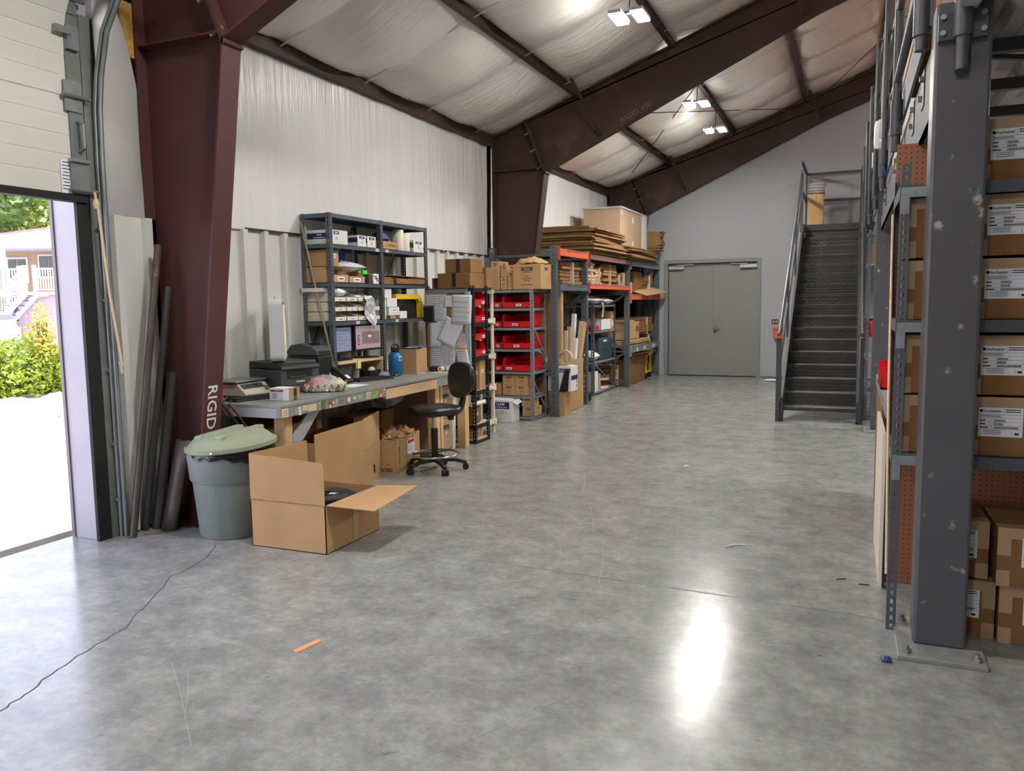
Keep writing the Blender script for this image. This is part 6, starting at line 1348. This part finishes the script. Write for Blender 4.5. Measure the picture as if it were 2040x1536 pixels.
plain(-4.45, 4.95, -4.39, 5.9, .0, .62, 'tall brown carton at the wall behind the taller open carton', CBD, False)
pillow(-4.3, 6.65, .50, -4.05, 6.9, .69, 51).solo('grey_bag', FOIL, 'grey plastic bag hanging under the bench', 'bag', smooth=2)
# filing cabinet, white tube
FC = mat('beige_cabinet', (172, 146, 118), .45, var=.03)
t = T('filing_cabinet', 'beige two drawer filing cabinet under the far bench end', 'filing cabinet', (-4.0, 7.19, 0))
M().box(-4.3, 7.055, 0, -3.775, 7.33, .66).out('body', FC, t, bev=.003)
for z0, z1 in ((.02, .33), (.34, .645)):
    d = M().box(-3.775, 7.06, z0, -3.76, 7.325, z1).out('drawer', FC, t, bev=.003); M().box(-3.762, 7.13, z1-.10, -3.757, 7.25, z1-.06).out('handle_recess', mat('recess_dark', (60, 60, 56), .5), d); M().box(-3.76, 7.13, z1-.10, -3.745, 7.25, z1-.09).out('handle_lip', GALV, d); plate('tag', WHTP, d, (-3.7595, 7.19, z1-.135), (0, 1, 0), (0, 0, 1), .035, .04, .001)
M().cyl((-3.78, 7.36, .0), (-3.76, 7.365, .70), .03).solo('white_tube', WHTP, 'white plastic tube standing beside the filing cabinet', 'tube', smooth=True)
# drafting chair
t = T('drafting_chair', 'black drafting chair with chrome foot ring in front of bench', 'chair', (-3.42, 6.31, 0), 1.05)
R = Matrix.Translation((-3.42, 6.31, 0)) @ Matrix.Rotation(1.05, 4, 'Z')
def seatf(z, s, n_=40):
    return [(.225*s*math.copysign(abs(math.cos(2*PI*i/n_))**.7, math.cos(2*PI*i/n_)), .225*s*math.copysign(abs(math.sin(2*PI*i/n_))**.7, math.sin(2*PI*i/n_)), z) for i in range(n_)]
def loft(rings, name, m, par, R, sm=True, bend=None):
    q = M(); n_ = len(rings[0])
    for r_ in rings: q.v += [R @ Vector(bend(p) if bend else p) for p in r_]
    for j in range(len(rings)-1):
        for i in range(n_): q.f.append([j*n_+i, j*n_+(i+1) % n_, (j+1)*n_+(i+1) % n_, (j+1)*n_+i])
    q.f.append([i for i in reversed(range(n_))]); q.f.append([(len(rings)-1)*n_+i for i in range(n_)])
    return q.out(name, m, par, smooth=sm)
loft([seatf(.515, .86), seatf(.52, .95), seatf(.54, 1.0), seatf(.565, 1.0), seatf(.583, .93), seatf(.590, .7), seatf(.588, .3)], 'seat', LEA, t, R)
def backf(x, s, n_=40):
    out = []
    for i in range(n_):
        a = 2*PI*i/n_; y = .20*s*math.copysign(abs(math.cos(a))**.75, math.cos(a)); z = .165*s*math.copysign(abs(math.sin(a))**.75, math.sin(a)); y *= 1-.25*max(0, -z/.165)
        out.append((x+.35*y*y+.10*z, y, .80+z))
    return out
loft([backf(.265, .8), backf(.262, .95), backf(.275, 1.0), backf(.295, 1.0), backf(.31, .95), backf(.318, .85), backf(.32, .3)], 'backrest', LEA, t, R)
q = M(); pts = [(.12, 0, .495), (.20, 0, .492), (.26, 0, .51), (.295, 0, .55), (.315, 0, .62), (.325, 0, .72)]
for a, c in zip(pts, pts[1:]): q.bar(R @ Vector(a), R @ Vector(c), .06, .028, R.to_3x3() @ Vector((-.5, 0, 1)))
q.out('back_arm', BLK, t); M().cyl(R @ Vector((.345, 0, .70)), R @ Vector((.38, 0, .70)), .022, n=12).out('adjust_knob', BLK, t)
M().box(-.09, -.09, .495, .09, .09, .515, R).out('seat_plate', BLK, t); M().cyl(R @ Vector((.10, -.12, .495)), R @ Vector((.10, -.12, .465)), .03, n=12).out('lever_knob', BLK, t)
M().cyl(R @ Vector((0, 0, .37)), R @ Vector((0, 0, .50)), .016).out('gas_lift', CHR, t, smooth=True)
M().lathe([(.03, .08)]+[(.033 if k % 2 else .029, .13+.012*k) for k in range(21)]+[(.03, .385)], (-3.42, 6.31, 0), 20).out('column_sleeve', BLK, t, smooth=True)
ring = [R @ Vector((.215*math.cos(k*PI/20), .215*math.sin(k*PI/20), .15)) for k in range(40)]
M().tube(ring, .010, 10, True).out('foot_ring', CHR, t, smooth=True)
for k in range(3): a = 2*PI*k/3+.4; M().tube([R @ Vector((.03*math.cos(a), .03*math.sin(a), .16)), R @ Vector((.215*math.cos(a), .215*math.sin(a), .15))], .008).out('ring_spoke', BLK, t)
for k in range(5):
    a = 2*PI*k/5-.55; c_, s_ = math.cos(a), math.sin(a)
    q = M(); b0, b1, b2 = [R @ Vector((r_*c_, r_*s_, z)) for r_, z in ((.03, .10), (.17, .095), (.27, .068))]
    q.bar(b0, b1, .05, .035); q.bar(b1, b2, .042, .03); lg = q.out('leg', BLK, t, bev=.006)
    w_ = R @ Vector((.275*c_, .275*s_, .028)); sd = R.to_3x3() @ Vector((-s_, c_, 0))
    M().cyl(w_-sd*.025, w_-sd*.006, .028, n=18).cyl(w_+sd*.006, w_+sd*.025, .028, n=18).cyl(w_, w_+Vector((0, 0, .05)), .008, n=8).cyl(w_-sd*.006, w_+sd*.006, .012, n=8).out('caster', RUB, lg, smooth=True)
# steel pipes leaning in the corner, loose litter
PIP = mat('rusty_pipe', (84, 76, 72), .5, .45, var=.3, vs=7, streak=(1, 1, .3), scuff=((116, 100, 92), .35, 9)); PIP2 = mat('dark_pipe', (66, 62, 62), .5, .45, var=.3, vs=7, streak=(1, 1, .3))
def pipe(a, c, r, m, lab):
    a, c = Vector(a), Vector(c); d = (c-a).normalized(); u = d.orthogonal().normalized(); v = d.cross(u); q = M(); n_ = 20
    for p, rr_ in ((a, r), (c, r), (c, r*.86), (a, r*.86)):
        for i in range(n_): q.v.append(p+u*rr_*math.cos(2*PI*i/n_)+v*rr_*math.sin(2*PI*i/n_))
    for j in range(4):
        for i in range(n_): q.f.append([j*n_+i, j*n_+(i+1) % n_, ((j+1) % 4)*n_+(i+1) % n_, ((j+1) % 4)*n_+i])
    return q.solo('steel_pipe', m, lab, 'pipe', 'leaning steel pipes', smooth=True)
pipe((-4.305, 3.775, .005), (-4.275, 4.10, 1.915), .024, PIP, 'tallest rusty steel pipe leaning beside the door panel')
pipe((-4.365, 3.93, .005), (-4.235, 4.13, 1.64), .023, PIP2, 'middle dark steel pipe leaning behind the tallest pipe')
pipe((-4.33, 4.0, .005), (-4.255, 4.14, 1.06), .034, PIP2, 'short thick steel pipe with ringed end in the corner')
def half(u, v):
    a = Vector((-4.215, 4.0, .004)); c = Vector((-4.17, 4.135, .60)); p = a+(c-a)*v; t_ = -1.9+3.3*u
    return p+Vector((.062*math.sin(t_), -.05*math.cos(t_), 0))
M().grid(half, 16, 4).solo('half_pipe', PIP, 'short curved steel half pipe leaning by the trash can', 'pipe', smooth=2, solid=.006)
def litter(pts, name, m, lab, cat, z=.0015, th=.002): M().prism(pts, 'z', .0008, .0008+th).solo(name, m, lab, cat)
litter([(-2.205, 2.725), (-2.175, 2.715), (-2.145, 2.855), (-2.175, 2.865)], 'orange_tape', mat('orange_tape_floor', (226, 146, 96), .6, var=.1, vs=30), 'orange strip of tape stuck on the floor in front', 'tape')
litter([(-4.30, 3.86), (-4.27, 3.83), (-4.16, 3.92), (-4.18, 3.95)], 'cardboard_scrap', CBD, 'flat brown cardboard scrap by the leaning pipes', 'cardboard')
M().tube([(-.66, 4.87, .006), (-.62, 4.91, .01), (-.58, 4.94, .006), (-.55, 4.95, .006)], .005, 6).solo('white_strip', WHT, 'short white strip lying on the open floor', 'strip')
litter([(-1.37, 7.2), (-1.33, 7.17), (-1.3, 7.22), (-1.34, 7.26)], 'leaf', mat('dry_leaf', (190, 150, 100), .7), 'small tan leaf on the aisle floor', 'leaf')
pillow(-1.42, 15.15, .0, -1.2, 15.45, .03, 61, 4).solo('paper_scrap', WHT, 'crumpled white paper scrap near the end wall', 'paper', smooth=2)
t = pillow(.155, 3.51, 0, .195, 3.55, .02, 63, 4).solo('candy_wrapper', mat('blue_foil', (70, 84, 130), .3, .4), 'small blue foil wrapper by the column base plate', 'wrapper', smooth=2)
for k, (x, y, a) in enumerate(((-.03, 4.5, .4), (.08, 4.46, .1))): M().bar((x, y, .003), (x+.05*math.cos(a), y+.05*math.sin(a), .003), .005, .004).solo('black_bit', RUB, ('left', 'right')[k]+' thin black bit on the floor near carton shelving', 'debris', 'black bits')
# ================================================================ outside the loading door
GND = mat('bright_concrete_apron', (196, 192, 186), .8, var=.06, vs=.8, bump=.05, bs=8)
struct('ground', M().box(-60, -40, -.12, -4.9, 60, -.015), GND)
def gravel():
    q = M()
    def f(u, v):
        x = -9.9-3.3*v-.6*u; y = 2.0+9.5*u; z = .0+.16*math.sin(PI*min(1, v*1.2))*(.7+.6*noise.noise(Vector((u*30, v*8, 2))))+.05*abs(noise.noise(Vector((u*90, v*30, 5))))-.02
        return (x, y, z)
    return q.grid(f, 160, 40)
gravel().solo('gravel_bank', mat('pale_gravel', (176, 160, 156), .9, var=.3, vs=7, bump=.6, bs=12), 'pale stony bank at the edge of the concrete apron', 'gravel', kind='stuff')
LF = [mat('leaf_bright', (150, 172, 52), .6, var=.25, vs=3), mat('leaf_yellow', (196, 186, 70), .6, var=.2, vs=3), mat('leaf_dark', (74, 106, 40), .6, var=.3, vs=3), mat('leaf_tree', (140, 158, 60), .6, var=.3, vs=1)]
def leaves(c, r, n_, s, sd=0, flat=1):
    q = M(); rnd = random.Random(sd); c = Vector(c)
    for k in range(n_):
        d = Vector((rnd.gauss(0, 1), rnd.gauss(0, 1), rnd.gauss(0, 1))).normalized(); rr_ = rnd.random()**.4
        rr_ *= 1+.35*noise.noise(d*2.2+Vector((sd, 0, 0)))
        p = c+Vector((d.x*r[0], d.y*r[1], d.z*r[2]))*rr_
        if p.z < .02: p.z = .02+abs(rnd.gauss(0, .1))
        a = Vector((rnd.gauss(0, 1), rnd.gauss(0, 1), rnd.gauss(0, .6))).normalized(); b_ = a.cross(Vector((rnd.gauss(0, 1), rnd.gauss(0, 1), rnd.gauss(0, 1)))).normalized(); w = s*rnd.uniform(.6, 1.3)
        q.add([p-a*w, p+b_*w*.45, p+a*w, p-b_*w*.45], [(0, 1, 2, 3)])
    return q
def bush(c, r, n_, s, m, lab, sd, cat='bush', name='wild_bush', stem=.03):
    t = T(name, lab, cat, (c[0], c[1], 0), 0, None)
    leaves(c, r, n_, s, sd).out('foliage', m, t, fix=False)
    q = M(); rnd = random.Random(sd+9)
    for k in range(6): q.tube([(c[0]+rnd.uniform(-.2, .2)*r[0], c[1]+rnd.uniform(-.2, .2)*r[1], -.02), (c[0]+rnd.uniform(-.5, .5)*r[0], c[1]+rnd.uniform(-.5, .5)*r[1], c[2]+r[2]*.5)], stem, 6)
    q.out('stems', mat('bark', (104, 84, 62), .9), t)
bush((-13.4, 8.2, .5), (.8, 1.2, .75), 5200, .05, LF[1], 'yellowish wild bush at the left edge of door opening', 1)
bush((-12.9, 9.3, .42), (.8, 1.1, .62), 5200, .05, LF[0], 'green wild bush in the middle of door opening', 2)
bush((-12.3, 10.3, .40), (.8, 1.1, .60), 4600, .05, LF[0], 'green wild bush next to the door jamb', 3)
bush((-13.2, 6.9, .5), (.9, 1.2, .7), 2600, .055, LF[2], 'darker wild bush hidden left of the opening', 4)
bush((-12.6, 9.45, .9), (.22, .22, .75), 900, .04, LF[1], 'tall feathery weed above the green bush', 5, 'weed', 'tall_weed', .012)
bush((-12.5, 10.1, .9), (.2, .2, .7), 800, .04, LF[0], 'second tall feathery weed close to the jamb', 6, 'weed', 'tall_weed', .012)
def tree(c, r, n_, s, m, lab, sd, h0):
    t = T('tree', lab, 'tree', (c[0], c[1], 0), 0, 'trees behind the house')
    leaves(c, r, n_, s, sd).out('crown', m, t, fix=False)
    M().tube([(c[0], c[1], 0), (c[0]+.2, c[1], h0), (c[0], c[1], c[2]+r[2]*.3)], .28, 10).out('trunk', mat('bark', (104, 84, 62), .9), t)
tree((-46, 33, 8), (6, 6, 4.5), 5200, .34, LF[3], 'leafy bright tree behind the house roof, middle', 11, 4)
tree((-43, 41, 8.5), (6, 6, 4.5), 4200, .34, LF[0], 'leafy green tree behind the house roof, nearer the jamb', 12, 4)
tree((-50, 27, 8.5), (5, 5, 5), 3200, .34, LF[3], 'leafy tree at the left edge behind the house', 13, 4)
tree((-41.5, 28.4, 7.5), (3, 3, 3), 1500, .26, LF[2], 'dark trunked tree beside the house porch', 14, 5)
# house, in its own frame: x to the right, y away from the door, z up
HO = Vector((-12.79, 30.42, 0))
hs = T('house', 'tan two storey house with porch and outside stairs across the lot', 'house', HO, .3985)
HR = Matrix.Translation(HO) @ Matrix.Rotation(.3985, 4, 'Z')
def hb(name, m, *bxs, par=hs, bars=()):
    q = M()
    for b_ in bxs: q.box(*b_, HR)
    for a, c, w, h in bars: q.bar(HR @ Vector(a), HR @ Vector(c), w, h)
    return q.out(name, m, par)
SID = mat('tan_siding', (190, 158, 122), .8, var=.1, vs=3, streak=(6, 1, .1)); HW = mat('house_white', (226, 228, 236), .7); MAU = mat('mauve_boards', (186, 170, 178), .8, var=.08, vs=3, streak=(6, 1, .1))
hb('wall', SID, (-24, 2.0, 0, -14, 8, 4.05))
q = M(); q.prism([(-24.4, 4.1), (-13.5, 4.1), (-16.5, 5.2), (-18.7, 5.2)], 'y', 0, 0.01)
q = M(); P8 = [(-24.5, -.3, 4.12), (-13.5, -.3, 4.12), (-13.5, 8.3, 4.12), (-24.5, 8.3, 4.12), (-17.6, 3.6, 5.5), (-16.5, 4.0, 5.5)]
q.add([HR @ Vector(p) for p in P8], [(0, 1, 5, 4), (1, 2, 5), (2, 3, 4, 5), (3, 0, 4), (3, 2, 1, 0)]); q.out('roof', mat('brown_shingles', (140, 110, 104), .9, var=.2, vs=6, bump=.3, bs=20), hs)
hb('gutter', HW, (-24.5, -.34, 3.96, -13.5, -.26, 4.14), (-24.5, -.3, 3.98, -13.5, 2.0, 4.02))
hb('porch_post', HW, (-20.62, -.2, 2.2, -20.45, -.05, 3.98)); hb('porch_post', HW, (-16.0, -.2, 2.2, -15.84, -.05, 3.98)); hb('porch_post', HW, (-20.5, -.2, 0, -20.3, -.05, 2.0))
hb('deck', HW, (-24, -.35, 2.0, -18.8, 2.0, 2.2), (-18.8, -.35, 2.08, -14, 2.0, 2.2))
hb('side_wall', MAU, (-20.1, -.1, 0, -14, 0, 2.08)); hb('lower_wall', SID, (-24, 1.2, 0, -20.1, 1.3, 2.0))
for x0, x1, z0, z1 in ((-20.25, -19.5, 2.9, 3.76), (-18.9, -18.3, 3.0, 3.8), (-21.6, -20.85, 2.7, 3.65)):
    w_ = hb('window', HW, (x0-.08, 1.93, z0-.08, x1+.08, 2.0, z1+.08)); hb('pane', mat('dark_glass', (50, 62, 66), .1), (x0, 1.9, z0, (x0+x1)/2-.02, 1.935, z1), ((x0+x1)/2+.02, 1.9, z0, x1, 1.935, z1), par=w_)
w_ = hb('window', HW, (-21.4, 1.14, .95, -20.6, 1.2, 1.75)); hb('pane', mat('dark_glass', (50, 62, 66), .1), (-21.3, 1.1, 1.0, -20.7, 1.15, 1.7), par=w_)
def railing(x0, x1, y=-.3, z0=2.25, h=.9):
    q = M(); x = x0
    while x < x1: q.box(x, y-.02, z0, x+.035, y+.02, z0+h, HR); x += .105
    q.box(x0, y-.04, z0+h-.06, x1, y+.04, z0+h, HR).box(x0, y-.03, z0, x1, y+.03, z0+.06, HR)
    for xx in (x0, x1): q.box(xx-.06, y-.06, 2.2, xx+.06, y+.06, z0+h+.12, HR)
    q.out('railing', HW, hs)
railing(-24, -19.6); railing(-19.2, -17)
q = M()
for k in range(11):
    x = -19.3-.19*k; z = 2.05-.19*k
    q.box(x-.28, -1.2, z-.03, x+.05, -.4, z+.01, HR)
q.out('stair_step', mat('grey_tread', (96, 96, 98), .8), hs)
for y in (-1.22, -.4): hb('stringer', HW, bars=(((-19.1, y, 2.1), (-21.3, y, -.05), .05, .22),))
q = M()
for k in range(20):
    x = -19.3-.105*k; z = 2.05-.105*k; q.box(x, -1.26, z, x+.035, -1.22, z+.85, HR)
q.bar(HR @ Vector((-19.25, -1.24, 2.98)), HR @ Vector((-21.3, -1.24, .93)), .06, .06); q.box(-19.3, -1.3, 2.0, -19.16, -1.16, 3.2, HR).out('stair_railing', HW, hs)
# parked car, its tail towards us
CARP = mat('pale_blue_car_paint', (150, 168, 190), .3, .3)
cr_ = T('parked_car', 'pale blue wagon parked in front of the house stairs', 'car', (-24.3, 16.6, 0), .45)
CRM = Matrix.Translation((-24.3, 16.6, 0)) @ Matrix.Rotation(.45, 4, 'Z')
def loftx(secs, name, m, par):
    q = M(); n_ = len(secs[0][1])
    for x, pts in secs: q.v += [CRM @ Vector((x, y, z)) for y, z in pts]
    for j in range(len(secs)-1):
        for i in range(n_): q.f.append([j*n_+i, j*n_+(i+1) % n_, (j+1)*n_+(i+1) % n_, (j+1)*n_+i])
    q.f.append([i for i in reversed(range(n_))]); q.f.append([(len(secs)-1)*n_+i for i in range(n_)]); return q.out(name, m, par, bev=.03)
bd = [(-.85, .3), (.85, .3), (.88, .75), (.8, .95), (-.8, .95), (-.88, .75)]; cb = [(-.78, .93), (.78, .93), (.62, 1.45), (-.62, 1.45)]
loftx([(-3.6, [(y*.95, z) for y, z in bd]), (-3.4, bd), (.35, bd), (.5, [(y*.95, z) for y, z in bd])], 'body', CARP, cr_)
loftx([(-2.2, [(y, min(z, 1.0)) for y, z in cb]), (-1.5, cb), (.15, cb), (.42, [(y, .95+(z-.95)*.2) for y, z in cb])], 'cabin', CARP, cr_)
gl_ = mat('car_glass', (58, 74, 90), .1)
M().box(-1.4, -.76, 1.0, .1, -.70, 1.36, CRM).out('side_window', gl_, cr_); M().box(.2, -.6, 1.0, .33, .6, 1.36, CRM).out('rear_window', gl_, cr_)
for y in (-.82, .72): M().box(.44, y, .72, .52, y+.12, .92, CRM).out('tail_light', mat('tail_light_red', (200, 50, 40), .3), cr_)
for x in (-2.7, -.3):
    for y in (-.86, .66): M().cyl(CRM @ Vector((x, y, .31)), CRM @ Vector((x, y+.2, .31)), .31, n=20).out('wheel', RUB, cr_)
M().box(.5, -.8, .34, .58, .8, .56, CRM).out('bumper', BLKG, cr_)
